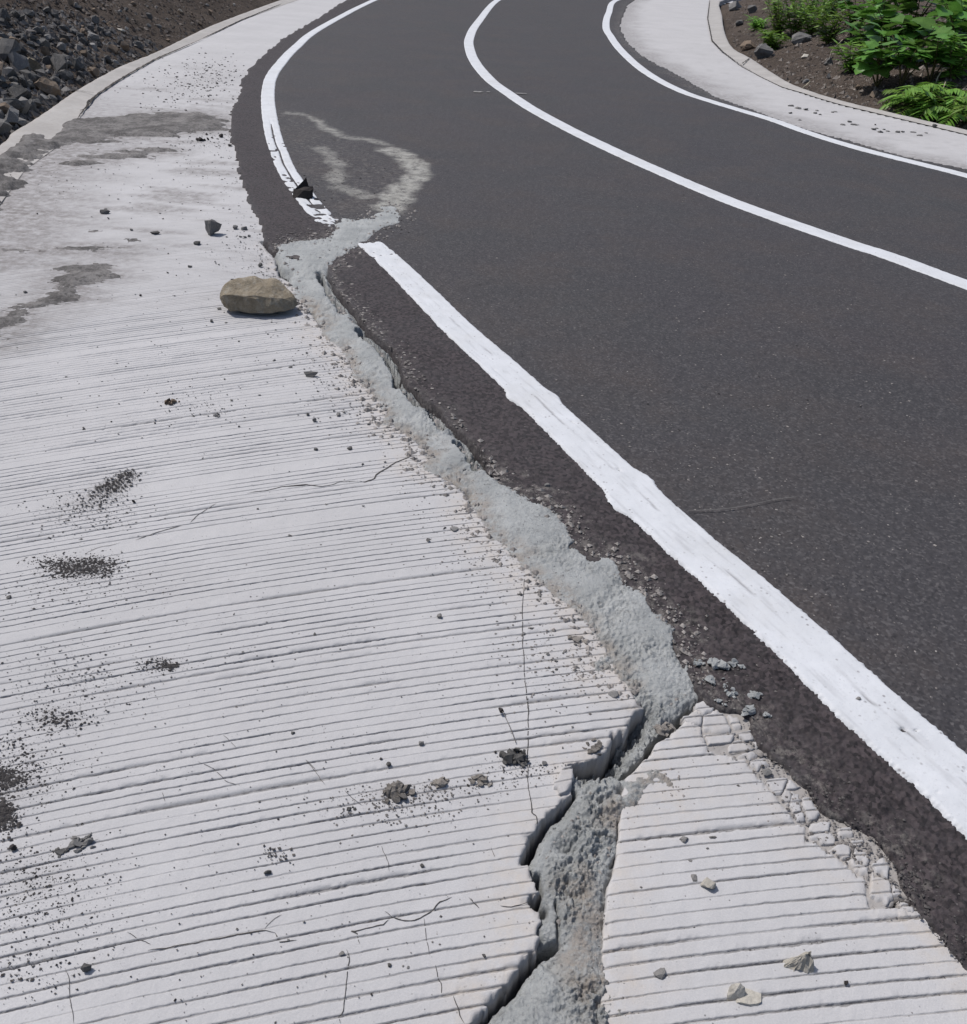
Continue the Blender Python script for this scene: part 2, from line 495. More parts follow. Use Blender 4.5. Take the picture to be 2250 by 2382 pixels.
OUT_L = np.vstack([np.array([(28, 68.5), (14, 63), (5, 57), (-1.5, 49.5), (-5, 41), (-6.4, 32)]),
    PP([(660, 0), (520, 52), (440, 88), (360, 128), (280, 160), (200, 204), (168, 224), (112, 264), (70, 292), (28, 318), (0, 348)]),
    np.array([(-3.6, 5), (-3.3, 3), (-3.2, 1), (-3.2, -2)])])
LIP_L = np.vstack([np.array([(27.7, 67.9), (13.8, 62.5), (5.3, 56.5), (-1.1, 49.1), (-4.6, 40.8), (-5.9, 32)]),
    PP([(670, 8)] + c1([(1400, 122), (1180, 225), (900, 350), (700, 465), (560, 560), (470, 660), (440, 720), (330, 860), (150, 990), (0, 1200)])),
    np.array([(-3.1, 4.8), (-2.85, 3), (-2.75, 1), (-2.75, -2)])])
LIP_R = np.vstack([np.array([(31.8, 56.6), (18.9, 51.4), (12.0, 45.5)]),
    PP(c3([(378, 0), (365, 110), (390, 240), (450, 300), (560, 385), (680, 450), (800, 508), (930, 545), (1150, 612), (1400, 672), (1876, 785)])),
    np.array([(6.4, 8.9), (8.1, 5.9), (9.5, 2.9), (10.6, -2)])])
EDGE_A = spline(EDGE_A, 2)
OUT_L = spline(OUT_L, 4); OUT_R = spline(OUT_R, 4); EDGE_RB = spline(EDGE_RB, 4)

def offset(c, d):
    t = np.gradient(c, axis=0); n = np.stack([-t[:, 1], t[:, 0]], 1) / np.linalg.norm(t, axis=1)[:, None]
    return c + n * d
IN_L = offset(OUT_L, 0.10); IN_R = offset(OUT_R, -0.10)
# concrete: the broken edge of the left slab, under the mortar and along the open crack
SLAB_EDGE = PP([(650, 640), (690, 665), (720, 720), (752, 765), (800, 815), (840, 880), (890, 935), (915, 985), (990, 1040), (1015, 1100), (1080, 1140),
    (1125, 1210), (1200, 1290), (1240, 1330), (1300, 1390), (1370, 1440), (1420, 1520), (1470, 1590)] +
    c8([(1100, 90), (1128, 122), (1050, 150), (1040, 250), (960, 280), (900, 380), (820, 420), (690, 445), (690, 610), (570, 720), (470, 860), (404, 1000), (450, 1040),
        (480, 1090), (510, 1190), (446, 1258), (540, 1296), (550, 1330), (490, 1390), (520, 1500), (380, 1640), (340, 1730), (200, 1830), (130, 1956), (60, 2080)]))
# the slab continues under the asphalt further up
UNDER = [tuple(p + np.array((0.28, -0.02))) for p in EDGE_A if p[1] > 4.75]
POLY_LEFT = np.array(UNDER + [tuple(P(606, 560)), tuple(P(640, 600))] + [tuple(p) for p in SLAB_EDGE] + [(-0.02, 0.3), (-0.1, -2.2)] + [tuple(p) for p in IN_L[::-1]])
CRACK_MAIN = PP(c9([(75, 385), (70, 470), (105, 528), (110, 560), (220, 578), (300, 603), (350, 672), (402, 712), (470, 803), (530, 873), (565, 930), (620, 955), (622, 1022),
    (690, 1052), (740, 1083), (820, 1133), (855, 1180), (945, 1240), (945, 1315), (965, 1372)]))
SLAB2_LEFT = PP([(1640, 1622)] + c8([(1395, 150), (1290, 250), (1190, 330), (1165, 385), (1075, 465), (1000, 522)]) + [(1446, 1850), (1430, 1990), (1400, 2130), (1395, 2382)])
tail_A = [tuple(p + np.array((0.05, -0.01))) for p in EDGE_A if p[1] < P(2110, 2090)[1]]
POLY_SLAB2 = np.array([tuple(p) for p in CRACK_MAIN] + tail_A + [(0.25, -2.2), (0.25, 0.3)] + [tuple(p) for p in SLAB2_LEFT[::-1]])
POLY_STRIP = np.array([tuple(P(1645, 1625))] + [tuple(p + np.array((0.03, 0))) for p in EDGE_A if P(2110, 2090)[1] < p[1] < P(1660, 1645)[1]] + [tuple(p) for p in CRACK_MAIN[::-1]])
POLY_RIGHT = np.array([tuple(p) for p in IN_R] + [tuple(p + np.array((-0.15, -0.05))) for p in EDGE_RB[::-1]])
POLY_ROAD = np.array([tuple(p) for p in EDGE_A] + [tuple(p) for p in EDGE_RB[::-1]])
LL = spline(LINE_L, 3)
POLY_VERGE = np.array([tuple(p) for p in EDGE_A] + [tuple(p) for p in LL[::-1]])
BANK_L = np.array([tuple(p) for p in OUT_L] + [(-3.2, -60), (-600, -60), (-600, 700), (600, 700), (600, 75), (60, 73)])
BANK_R = np.array([tuple(p) for p in OUT_R] + [(10.7, -60), (600, -60), (600, 74), (60, 64)])

MORTAR = PP(
    c5([(540, 560), (600, 490), (720, 510), (870, 460), (880, 420), (1000, 408), (1065, 480), (1045, 540), (900, 590), (850, 640), (760, 702), (690, 750), (600, 800), (540, 870),
        (500, 905), (518, 1000), (613, 1130), (676, 1200), (764, 1330), (836, 1380)]) +
    c6([(756, 198), (806, 268), (869, 400), (883, 482), (982, 539), (1042, 616), (1164, 679), (1209, 768), (1323, 858), (1418, 978), (1480, 1062), (1620, 1150), (1760, 1240)]) +
    c7([(560, 238), (700, 330), (800, 400), (860, 520), (960, 590), (1110, 640), (1150, 740), (1320, 850), (1340, 950), (1510, 1040), (1480, 1120), (1490, 1220), (1545, 1260), (1560, 1420)]) +
    c8([(1420, 40), (1345, 120), (1245, 190), (1140, 265), (1120, 350), (1020, 450), (985, 510), (1050, 500), (1120, 440), (1200, 415), (1270, 470), (1340, 540), (1330, 640), (1230, 600), (1150, 630), (1100, 720), (980, 770), (975, 960), (930, 1030), (910, 1120), (870, 1180), (880, 1320),
        (880, 1500), (930, 1650), (1040, 1740), (960, 1790), (1050, 1956), (1120, 2100), (1300, 2500), (1500, 3100), (-900, 3100), (-150, 2500), (150, 2100), (240, 1956), (290, 1880), (415, 1775), (468, 1660), (560, 1572), (635, 1500),
        (560, 1440), (520, 1400), (560, 1330), (552, 1250), (520, 1170), (500, 1085), (478, 1040), (532, 910), (575, 830), (706, 735), (728, 610), (700, 500), (790, 470), (960, 490), (990, 400), (1050, 285), (1135, 180), (1105, 80)]) +
    c7([(1210, 1480), (1080, 1330), (960, 1310), (870, 1235), (990, 1180), (900, 1060), (850, 960), (680, 840), (510, 690), (420, 590), (300, 480), (260, 420), (235, 240), (130, 178)]) +
    c6([(1050, 1090), (960, 1020), (1040, 990), (1030, 900), (860, 800), (720, 730), (700, 590), (560, 450), (500, 330), (420, 200), (270, 100)]) +
    c5([(440, 1280), (420, 1180), (330, 1130), (240, 1050), (230, 980), (250, 880), (190, 850), (170, 780), (100, 700), (240, 668), (430, 650), (520, 620)]))
CRACK_B = PP(c8([(1400, 150), (1280, 240), (1180, 310), (1160, 385), (1070, 462), (990, 520)]))
HOLLOW = PP(c8([(1105, 150), (1060, 260), (960, 340), (930, 440), (800, 455)]))

# ------------------------------------------------------------------ terrain under and beside the road
def terrain(x, y):
    x = np.asarray(x, float); y = np.asarray(y, float)
    l = sdf(x, y, BANK_L); r = sdf(x, y, BANK_R)
    z = np.full(x.shape, -0.14)
    lp = np.maximum(l, 0); rp = np.maximum(r, 0)
    z = np.where(l > 0, -0.06 + 0.52 * lp / (1 + lp / 45) + 0.12 * fbm(x, y, 1.3, 4, 5) * np.minimum(lp * 2, 1), z)
    z = np.where(r > 0, -0.16 + 0.30 * rp / (1 + rp / 45) + 0.10 * fbm(x, y, 1.1, 4, 9) * np.minimum(rp * 2, 1), z)
    return z
def terrain1(x, y):
    return float(terrain(np.array([x]), np.array([y]))[0])
def hits(uvs):
    """where camera rays through pixels meet the banks"""
    D = np.array([ray(u, v) for u, v in uvs])
    t = np.full(len(D), 2.0)
    done = np.zeros(len(D), bool)
    for k in range(260):
        i = np.nonzero(~done)[0]
        if not len(i): break
        p = D[i] * t[i, None]; p[:, 2] += CAM_H
        zt = terrain(p[:, 0], p[:, 1])
        gap = p[:, 2] - zt
        done[i] = (gap <= 0) | (t[i] > 90)
        t[i] = np.where(gap <= 0, t[i], t[i] + np.maximum(0.04, gap * 0.9))
    p = D * t[:, None]; p[:, 2] += CAM_H
    return p
ang = np.concatenate([np.linspace(-180, -46, 40), np.linspace(-45, 45, 420), np.linspace(46, 180, 40)])
rr = np.concatenate([[0.05, 0.4], np.geomspace(0.8, 60, 260), np.geomspace(66, 900, 24)])
A_, R_ = np.meshgrid(np.radians(ang), rr)
gx, gy = (R_ * np.sin(A_)).ravel(), (R_ * np.cos(A_)).ravel()
gz = terrain(gx, gy)
nr, nc = R_.shape
ii = (np.arange(nr - 1)[:, None] * nc + np.arange(nc - 1)[None, :]).ravel()
gf = np.stack([ii, ii + 1, ii + nc + 1, ii + nc], 1)[:, ::-1]
ground = tag(link('ground', np_mesh('ground', np.stack([gx, gy, gz], 1), gf), M['soil']), kind='structure')

# ------------------------------------------------------------------ road, shoulders
STEP_X, STEP_Y = 4.0, 3.1
xs = np.concatenate([np.arange(-1900, -1265, 14), np.arange(-1260, 1260, STEP_X), np.arange(1265, 1900, 14), np.geomspace(1920, 30000, 46)])
y_far = F_PX * (CAM_H * 1.0 / 62 - st) / ct + 20
G1 = Grid(xs, np.arange(y_far, 1300, STEP_Y), (0.1, -0.4, -1.0, -2.0))
X, Y = G1.X, G1.Y
CELL = np.maximum(0.0022, 0.0011 * (Y * ct + 0.9) ** 2)        # rough row spacing in metres

def gsdf(pts, band=0.45, GG=None):
    GG = GG or G1
    X, Y = GG.X, GG.Y
    nr_, nc_ = GG.shape
    K = 8
    ri = np.unique(np.r_[np.arange(0, nr_, K), nr_ - 1]); ci = np.unique(np.r_[np.arange(0, nc_, K), nc_ - 1])
    X2, Y2 = X.reshape(nr_, nc_), Y.reshape(nr_, nc_)
    cx_, cy_ = X2[np.ix_(ri, ci)], Y2[np.ix_(ri, ci)]
    d = sdf(cx_.ravel(), cy_.ravel(), pts).reshape(cx_.shape)
    r_ = np.clip(np.searchsorted(ri, np.arange(nr_), 'right') - 1, 0, len(ri) - 2); c_ = np.clip(np.searchsorted(ci, np.arange(nc_), 'right') - 1, 0, len(ci) - 2)
    fr_ = ((np.arange(nr_) - ri[r_]) / (ri[r_ + 1] - ri[r_]))[:, None]; fc_ = ((np.arange(nc_) - ci[c_]) / (ci[c_ + 1] - ci[c_]))[None, :]
    g00 = d[np.ix_(r_, c_)]; g10 = d[np.ix_(r_ + 1, c_)]; g01 = d[np.ix_(r_, c_ + 1)]; g11 = d[np.ix_(r_ + 1, c_ + 1)]
    full = (g00 * (1 - fr_) + g10 * fr_) * (1 - fc_) + (g01 * (1 - fr_) + g11 * fr_) * fc_
    span = np.hypot(cx_[1:, 1:] - cx_[:-1, :-1], cy_[1:, 1:] - cy_[:-1, :-1])
    sp = span[np.ix_(r_, c_)]
    m = (np.abs(full) < band + sp).ravel()
    out = full.ravel().copy()
    out[m] = np.where(inside(X[m], Y[m], pts), 1, -1) * seg_dist(X[m], Y[m], pts, True)
    return out
# asphalt
sd_road = gsdf(POLY_ROAD)
def fb(m, *ar):
    o = np.zeros(X.shape); o[m] = fbm(X[m], Y[m], *ar); return o
sel = sd_road > -0.35
rim = sel & (sd_road < 0.3)
jag = 0.020 * fb(rim, 0.09, 4, 21) + 0.028 * fb(rim, 0.4, 3, 23)
sr_ = sd_road + jag * np.where(Y > 4.5, 1.6, 1.0)
amp = np.clip(0.006 / CELL, 0, 1)
z_as = 0.010 + 0.0035 * amp * fb(sel & (Y < 9), 0.011, 2, 31) + 0.003 * fb(sel, 0.05, 3, 33) + 0.004 * fb(sel, 0.9, 2, 35)
sd_v = gsdf(POLY_VERGE)
vg = sstep(-0.01, 0.03, sd_v)
vm = sel & (vg > 0)
z_as = z_as + vg * amp * (0.0085 * np.abs(fb(vm, 0.014, 2, 38)) + 0.003 * fb(vm, 0.03, 2, 39) - 0.002)
z_road = z_as - 0.10 * sstep(0.004, -0.014, sr_) - 0.006 * sstep(0.05, 0.0, sr_) * (0.3 + fb(rim, 0.03, 3, 37))
dirt = sstep(-0.03, 0.04, sd_v + 0.02 * fb(sel & (np.abs(sd_v) < 0.2), 0.2, 3, 41))
dust = np.zeros_like(X)
DUSTY = PP([(640, 250), (700, 260), (860, 340), (960, 400), (930, 480), (860, 540), (800, 540), (700, 430), (650, 330)])
q = sdf(X, Y, DUSTY, 0.6)
dust = np.maximum(dust, 0.38 * sstep(-0.2, 0.25, q + 0.25 * fb(q > -8, 0.5, 3, 43)))
q = sdf(X, Y, MORTAR, 0.35)
dust = np.maximum(dust, 0.6 * sstep(-0.12, 0.0, q + 0.09 * fb(q > -8, 0.12, 4, 45)) * dirt)
q = sdf(X, Y, POLY_STRIP, 0.3)
dust = np.maximum(dust, 0.55 * sstep(-0.09, 0.0, q + 0.05 * fb(q > -8, 0.1, 3, 46)))
rm_ = (np.abs(sd_road) < 1.0) & (X > 2.0)
q = np.full(X.shape, 9.0); q[rm_] = seg_dist(X[rm_], Y[rm_], EDGE_RB)
dust = np.maximum(dust, 0.9 * sstep(0.32, 0.0, q + 0.25 * fb(rm_, 0.7, 3, 47)))
def track(pts, w):
    p = spline(PP(pts), 6)
    t = np.gradient(p, axis=0); L = np.linalg.norm(t, axis=1)[:, None]; n = np.stack([-t[:, 1], t[:, 0]], 1) / L
    return np.vstack([p + n * w / 2, (p - n * w / 2)[::-1]])
TRACKS = [track([(665, 266), (715, 272), (765, 303), (800, 322), (860, 328), (905, 342)], 0.12), track([(890, 345), (935, 362), (972, 398), (966, 418), (930, 450), (912, 480), (900, 500)], 0.22), track([(738, 345), (772, 368), (785, 400), (778, 428), (815, 446), (860, 466)], 0.14)]
slurry = np.zeros_like(X)
for tk, a_ in zip(TRACKS, (0.8, 1.0, 0.62)):
    q = sdf(X, Y, tk, 0.4); m_ = q > -8
    q[m_] += 0.10 * fbm(X[m_] * 0.5, Y[m_], 0.22, 5, 173, 0.65)
    slurry = np.maximum(slurry, a_ * sstep(-0.03, 0.05, q))
keep = sel & (z_road > -0.075)
road = tag(link('road', G1.mesh('road', z_road, keep, dict(dirt=dirt, dust=dust, slurry=slurry)), M['asphalt']), kind='structure')

# left shoulder: transverse grooves raked across wet concrete, radial about the bend's centre
# every groove is a shallow curve y = y0 + slope(y0) x - bend(y0) x^2, fanning out with the bend
PITCH = 0.0275
def g_slope(y0):
    return 0.1995 + 0.0547 * np.clip(y0, 0.0, 5.0)
def g_bend(y0):
    return 0.0511 * (1 - sstep(4.0, 9.0, y0))
def g_y0(x, y):
    xc = np.clip(x, -4.5, 2.0)
    y0 = y - 0.3 * xc
    for _ in range(9):
        y0 = y - g_slope(y0) * xc + g_bend(y0) * xc * xc
    return y0
def wave(x, y0):
    return 0.11 * fbm(x, y0 * 2.5, 0.8, 3, 51)
def grooves(x, y):
    y0 = g_y0(x, y)
    ph = y0 / PITCH + wave(x, y0) + 0.03 * pn(x * 30, y0 * 70, 53)
    rho = x
    idx = np.floor(ph)
    fr = ph - idx
    hsh = hash01(idx + 5000, 3)
    depth = 0.65 + 0.55 * hsh
    pas = np.floor((idx + 5000) / 13.0)
    rem = (idx + 5000) - pas * 13
    depth = np.where((rem < 1) & (hash01(pas, 11) > 0.3), 0.05, depth)
    depth = np.where((rem < 2) & (hash01(pas, 12) > 0.7), 0.05, depth)
    depth = np.where(rem == 3, 1.35, depth)
    along = 0.8 + 1.0 * fbm(rho, idx * 0.37, 0.4, 4, 55)
    wear = sstep(-0.5, 0.15, fbm(x, y, 0.5, 3, 57))
    dd = np.clip(depth * along, 0.0, 1.5) * (0.5 + 0.5 * wear)
    wid = (0.05 + 0.085 * hash01(idx + 9000, 5) ** 2) * np.clip(0.4 + 0.65 * dd, 0.25, 1.4) + 0.022 * pn(x * 110, y * 110, 59)
    cen = 0.5 + 0.16 * (hsh - 0.5)
    t = (fr - cen)
    prof = sstep(wid + 0.02, wid - 0.02, np.abs(t)) * np.where(t > 0, 1.0, 1.0)
    return prof * np.clip(dd, 0, 1.3)
def slab_height(x, y, cell):
    g = grooves(x, y)
    fade = np.clip(0.016 / cell, 0, 1) ** 1.2
    g = g * fade * sstep(7.5, 3.2, y)
    z = 0.004 * fbm(x, y, 0.8, 3, 61) + 0.0012 * fbm(x, y, 0.04, 3, 63) - 0.0048 * g
    return z, np.clip(g, 0, 1)
# lattice copy of the shoulder's surface, for what lies on it
sd_left = gsdf(POLY_LEFT)
lipd = gsdf(np.array([tuple(p) for p in OUT_L] + [tuple(p) for p in LIP_L[::-1]]))
z_l = np.full(X.shape, -0.22)
k_ = (sd_left > -0.05) & (Y > 2.5)
z_l[k_] = slab_height(X[k_], Y[k_], CELL[k_])[0] - 0.012 * sstep(0.02, 0.10, lipd[k_])
z_l -= 0.22 * sstep(0.003, -0.012, sd_left)
class GrooveGrid(Grid):
    """rows follow the raked grooves, columns as in the lattice"""
    def __init__(s):
        k = np.concatenate([np.arange(-1640, 1400, 4.0), np.arange(1400, 2100, 14)]) / F_PX * ct
        c = CAM_H * st / ct
        Y_A, Y_B = 0.36, 6.4
        pre = np.arange(-2.0, Y_A - 0.02, 0.06)
        ii_ = np.arange(int(Y_A / PITCH) + 1, int(Y_B / PITCH))
        cen = 0.5 + 0.16 * (hash01(ii_ + 5000, 3) - 0.5)
        rows = []
        for i_, c_ in zip(ii_, cen):
            p_ = i_ * PITCH
            offs = (-.42, -.2, -.115, -.08, -.045, 0, .045, .08, .115, .2) if p_ < 3.0 else ((-.4, -.16, -.08, 0, .08, .16) if p_ < 4.6 else (-.3, 0, .3))
            rows += [i_ + c_ + q for q in offs]
        rows = np.array(rows) * PITCH
        far = [rows[-1] + 0.02]
        while far[-1] < 75: far.append(far[-1] + 0.0032 * far[-1] ** 1.35)
        y0s = np.concatenate([pre, rows, far])[::-1]
        fine = ((y0s > Y_A) & (y0s <= rows[-1]))[:, None]
        K, Q0 = np.meshgrid(k, y0s)
        Q = Q0.copy()
        for it in range(3):
            sl_, bd_ = g_slope(Q), g_bend(Q)
            B_ = 1 - K * sl_
            disc = np.maximum(B_ * B_ + 4 * bd_ * K * K * (c + Q), 0)
            x_ = 2 * K * (c + Q) / (B_ + np.sqrt(disc))
            if it < 2:
                cs = np.unique(np.r_[np.arange(0, len(k), 12), len(k) - 1])
                wc = wave(np.clip(x_[:, cs], -8, 8), Q[:, cs])
                j_ = np.clip(np.searchsorted(cs, np.arange(len(k)), 'right') - 1, 0, len(cs) - 2)
                t_ = (np.arange(len(k)) - cs[j_]) / (cs[j_ + 1] - cs[j_])
                Q = Q0 - PITCH * (wc[:, j_] * (1 - t_) + wc[:, j_ + 1] * t_) * fine
        y_ = Q + g_slope(Q) * x_ - g_bend(Q) * x_ * x_
        ok = (c + Q > 0.02) & (B_ > 0.05)
        low = y_ < -0.9                                   # behind the viewer columns would cross
        ok &= (y_ < 75) & ~low & ((x_ < 1.7) | (y_ > 35)) & (x_ > -12)
        s.ok = ok.ravel()
        s.shape = x_.shape
        s.X, s.Y = np.where(s.ok, x_.ravel(), 500.0), np.where(s.ok, y_.ravel(), -500.0)
    def faces(s, keep):
        f = Grid.faces(s, keep)
        return f[s.ok[f].all(1)]
G3 = GrooveGrid()
def full(v, m, fill=0.0):
    o = np.full(G3.X.shape, fill); o[m] = v; return o
sdL3 = np.where(G3.ok, gsdf(POLY_LEFT, 0.3, G3), -9)
k3 = sdL3 > -0.06
xa, ya = G3.X[k3], G3.Y[k3]
cl = np.maximum(0.0022, 0.0011 * (ya * ct + 0.9) ** 2)
zz, gg = slab_height(xa, ya, cl)
ej = 0.009 * fbm(xa, ya, 0.035, 4, 65) + 0.010 * fbm(xa, ya, 0.15, 3, 66) + 0.006 * pn(xa * 80, ya * 80, 68)
sl3 = sdL3[k3] + np.where(ya < 4.2, ej, 0.6 * ej)
sm = sdf(xa, ya, MORTAR, 0.35)
nm = 0.9 * sstep(-0.16, 0.03, sm + 0.12 * fbm(xa, ya, 0.16, 4, 67))
lp3 = gsdf(np.array([tuple(p) for p in OUT_L] + [tuple(p) for p in LIP_L[::-1]]), 0.3, G3)[k3]
SILT_ALL = [PP(c1([(270, 690), (500, 690), (800, 655), (1150, 645), (1340, 672), (1310, 760), (1100, 785), (800, 815), (450, 840), (250, 900), (0, 1010), (0, 880), (120, 780)])), PP(c1([(400, 905), (560, 880), (900, 862), (1000, 872), (900, 915), (600, 950), (390, 955)])),
    PP(c4([(-200, 640), (0, 545), (200, 505), (330, 440), (250, 395), (340, 315), (480, 295), (640, 295), (735, 350), (580, 395), (500, 435), (380, 495), (200, 570), (60, 670), (-100, 790)])), PP(c4([(-50, 195), (300, 190), (560, 178), (760, 190), (560, 205), (250, 215), (-50, 216)]))]
halo = np.zeros_like(xa)
for sp_ in SILT_ALL:
    halo = np.maximum(halo, 1.0 * sstep(-0.30, 0.10, sdf(xa, ya, sp_, 0.7) + 0.26 * fbm(xa * 0.22, ya, 0.24, 5, 191, 0.6)))
for (u_, v_, a_, b_, st_) in ((190, 1320, 75, 24, .55), (262, 1130, 50, 26, .45), (200, 1170, 80, 30, .25), (10, 1850, 70, 70, .5), (130, 1672, 70, 25, .25), (385, 1549, 40, 14, .3), (60, 2040, 120, 60, .2), (480, 185, 90, 40, .3), (1000, 1845, 150, 26, .3), (400, 1370, 200, 60, .12)):
    q_ = P(u_, v_); qa = P(u_ + a_, v_); qb = P(u_, v_ + b_)
    ra = abs(qa[0] - q_[0]); rb = abs(qb[1] - q_[1])
    halo = np.maximum(halo, st_ * np.exp(-((xa - q_[0]) / ra) ** 2 - ((ya - q_[1]) / rb) ** 2))
gm = sstep(0.9, 0.0, seg_dist(xa, ya, LIP_L[7:-2]) + 0.5 * fbm(xa * 0.35, ya, 0.35, 4, 69)) * sstep(10.5, 7.0, ya)
gm = np.maximum(gm, 0.75 * sstep(3.3, 5.5, ya) * sstep(14, 8, ya) * sstep(0.02, 0.4, fbm(xa * 0.25, ya * 1.3, 0.22, 5, 70) + 0.25 * fbm(xa, ya, 0.9, 2, 72)))
gm = np.maximum(gm, halo)
dp = sstep(0.003, -0.012, sl3)
z3 = zz - 0.012 * sstep(0.02, 0.10, lp3) - 0.010 * sstep(0.014, 0.0, sl3) * np.abs(fbm(xa, ya, 0.03, 3, 71)) - 0.22 * dp
keep3 = np.zeros(G3.X.shape, bool); keep3[k3] = dp < 0.98
keep3 &= k3
shoulder_left = tag(link('shoulder_left', G3.mesh('shoulder_left', full(z3, k3, -0.3), keep3, dict(groove=full(gg * (1 - dp), k3), tan=full(np.maximum(nm, 0.6 * sstep(-0.05, 0.03, lp3)), k3), grime=full(gm, k3), broken=full(sstep(0.012, -0.012, sl3), k3))), M['concrete']), kind='structure')

# the broken-off piece of slab at lower right
sd2 = np.where(G3.ok, sdf(G3.X, G3.Y, POLY_SLAB2, 0.3), -9)
st3 = np.where(G3.ok, sdf(G3.X, G3.Y, POLY_STRIP, 0.3), -9)
k3 = (sd2 > -0.05) | (st3 > -0.02)
xa, ya = G3.X[k3], G3.Y[k3]
zz, gg = slab_height(xa, ya, np.maximum(0.0022, 0.0011 * (ya * ct + 0.9) ** 2))
ej = 0.009 * fbm(xa, ya, 0.035, 4, 65) + 0.010 * fbm(xa, ya, 0.15, 3, 66)
s2 = sd2[k3] + 0.8 * ej
in_strip = st3[k3]
d2 = sstep(0.003, -0.010, s2)
z_2 = zz + 0.004 - 0.010 * sstep(0.02, 0.0, s2) * np.abs(fbm(xa, ya, 0.02, 3, 75)) - 0.20 * d2
z_2 = np.where(in_strip > -0.012, np.maximum(z_2, -0.004 + 0.005 * fbm(xa, ya, 0.05, 4, 77)), z_2)
nm = 0.7 * sstep(-0.16, 0.03, sdf(xa, ya, MORTAR, 0.35) + 0.12 * fbm(xa, ya, 0.16, 4, 67))
tan2 = np.maximum(nm, 0.5 * sstep(-0.16, 0.05, in_strip + 0.07 * fbm(xa, ya, 0.2, 3, 79)))
tan2 = np.maximum(tan2, 0.8 * sstep(0.13, 0.0, seg_dist(xa, ya, EDGE_A) + 0.05 * fbm(xa, ya, 0.1, 3, 80)))
kk = np.zeros(G3.X.shape, bool); kk[k3] = (d2 < 0.98) | (in_strip > -0.01)
br = np.maximum(sstep(0.006, -0.010, s2) * (in_strip < 0.0), 0.8 * (in_strip > 0.0))
slab2 = tag(link('broken_slab', G3.mesh('broken_slab', full(z_2, k3, -0.3), kk, dict(groove=full(gg * (1 - d2), k3), tan=full(tan2, k3), grime=full(gg * 0, k3), broken=full(br, k3))), M['concrete'], shoulder_left),
            'wedge of ribbed concrete split from the shoulder by the open crack')

# right shoulder
sd_r = gsdf(POLY_RIGHT)
lipr = gsdf(np.array([tuple(p) for p in OUT_R] + [tuple(p) for p in LIP_R[::-1]]))
dr = sstep(0.02, -0.05, sd_r)
rs = sd_r > -0.3
z_r = 0.003 * fb(rs, 0.6, 3, 81) - 0.016 * sstep(-0.02, 0.05, lipr) - 0.1 * dr
q = np.full(X.shape, 9.0); q[rs] = seg_dist(X[rs], Y[rs], EDGE_RB)
grimeR = 0.75 * sstep(0.7, 0.0, q + 0.4 * fb(rs, 0.5, 4, 83))
rg_ = np.zeros(X.shape); rg_[rs] = fbm(X[rs] * 0.15, Y[rs], 0.05, 3, 85)
shoulder_right = tag(link('shoulder_right', G1.mesh('shoulder_right', z_r, (sd_r > -0.08) & (dr < 0.98), dict(groove=0.35 * sstep(0.1, 0.6, rg_) * sstep(25, 12, Y), tan=np.maximum(0.85 * sstep(-0.04, 0.05, lipr), 0.15), grime=grimeR, broken=X * 0)), M['concrete']), kind='structure')

def lip_strip(name, outer, inner, side, parent, label, seed):
    d = np.concatenate([[0], np.cumsum(np.linalg.norm(np.diff(outer, axis=0), axis=1))])
    S = [0.0]
    while S[-1] < d[-1]:
        S.append(S[-1] + max(0.02, min(0.4, 0.006 * abs(np.interp(S[-1], d, outer[:, 1])))))
    S = np.array(S)
    c = np.stack([np.interp(S, d, outer[:, 0]), np.interp(S, d, outer[:, 1])], 1)
    t = np.gradient(c, axis=0)
    for _ in range(6):
        t[1:-1] = (t[:-2] + t[1:-1] + t[2:]) / 3
    n = side * np.stack([-t[:, 1], t[:, 0]], 1) / np.linalg.norm(t, axis=1)[:, None]
    w = np.clip(seg_dist(c[:, 0], c[:, 1], inner), 0.13, 0.6)
    jag = 0.012 * fbm(S, S * 0, 0.25, 4, seed)
    prof = [(1.0, 0.0045), (0.85, 0.006), (0.65, 0.012), (0.45, 0.018), (0.25, 0.024), (0.08, 0.028), (0.0, 0.022), (-0.03, -0.03), (-0.06, -0.30)]
    V = []
    for k, (a, z) in enumerate(prof):
        q = c + n * (w * a + (jag if a < 0.2 else 0))[:, None]
        V.append(np.c_[q, z + 0.005 * fbm(q[:, 0], q[:, 1], 0.2, 3, seed + 3) * (k < 7) * (k > 0)])
    V = np.stack(V, 1)
    nn, mm_ = V.shape[:2]
    a = (np.arange(nn - 1)[:, None] * mm_ + np.arange(mm_ - 1)[None, :]).ravel()
    me = np_mesh(name, V.reshape(-1, 3), np.stack([a, a + 1, a + mm_ + 1, a + mm_], 1))
    if me.polygons[2].normal.z < 0: me.flip_normals()
    o = link(name, me, M['lip'], parent)
    o['label'] = label
    return o
lip_strip('concrete_lip', OUT_L, LIP_L, 1, shoulder_left, 'beige raised lip along the outer side of the shoulder', 401)
lip_strip('concrete_lip', OUT_R, LIP_R, -1, shoulder_right, 'beige raised lip along the inner strip', 411)

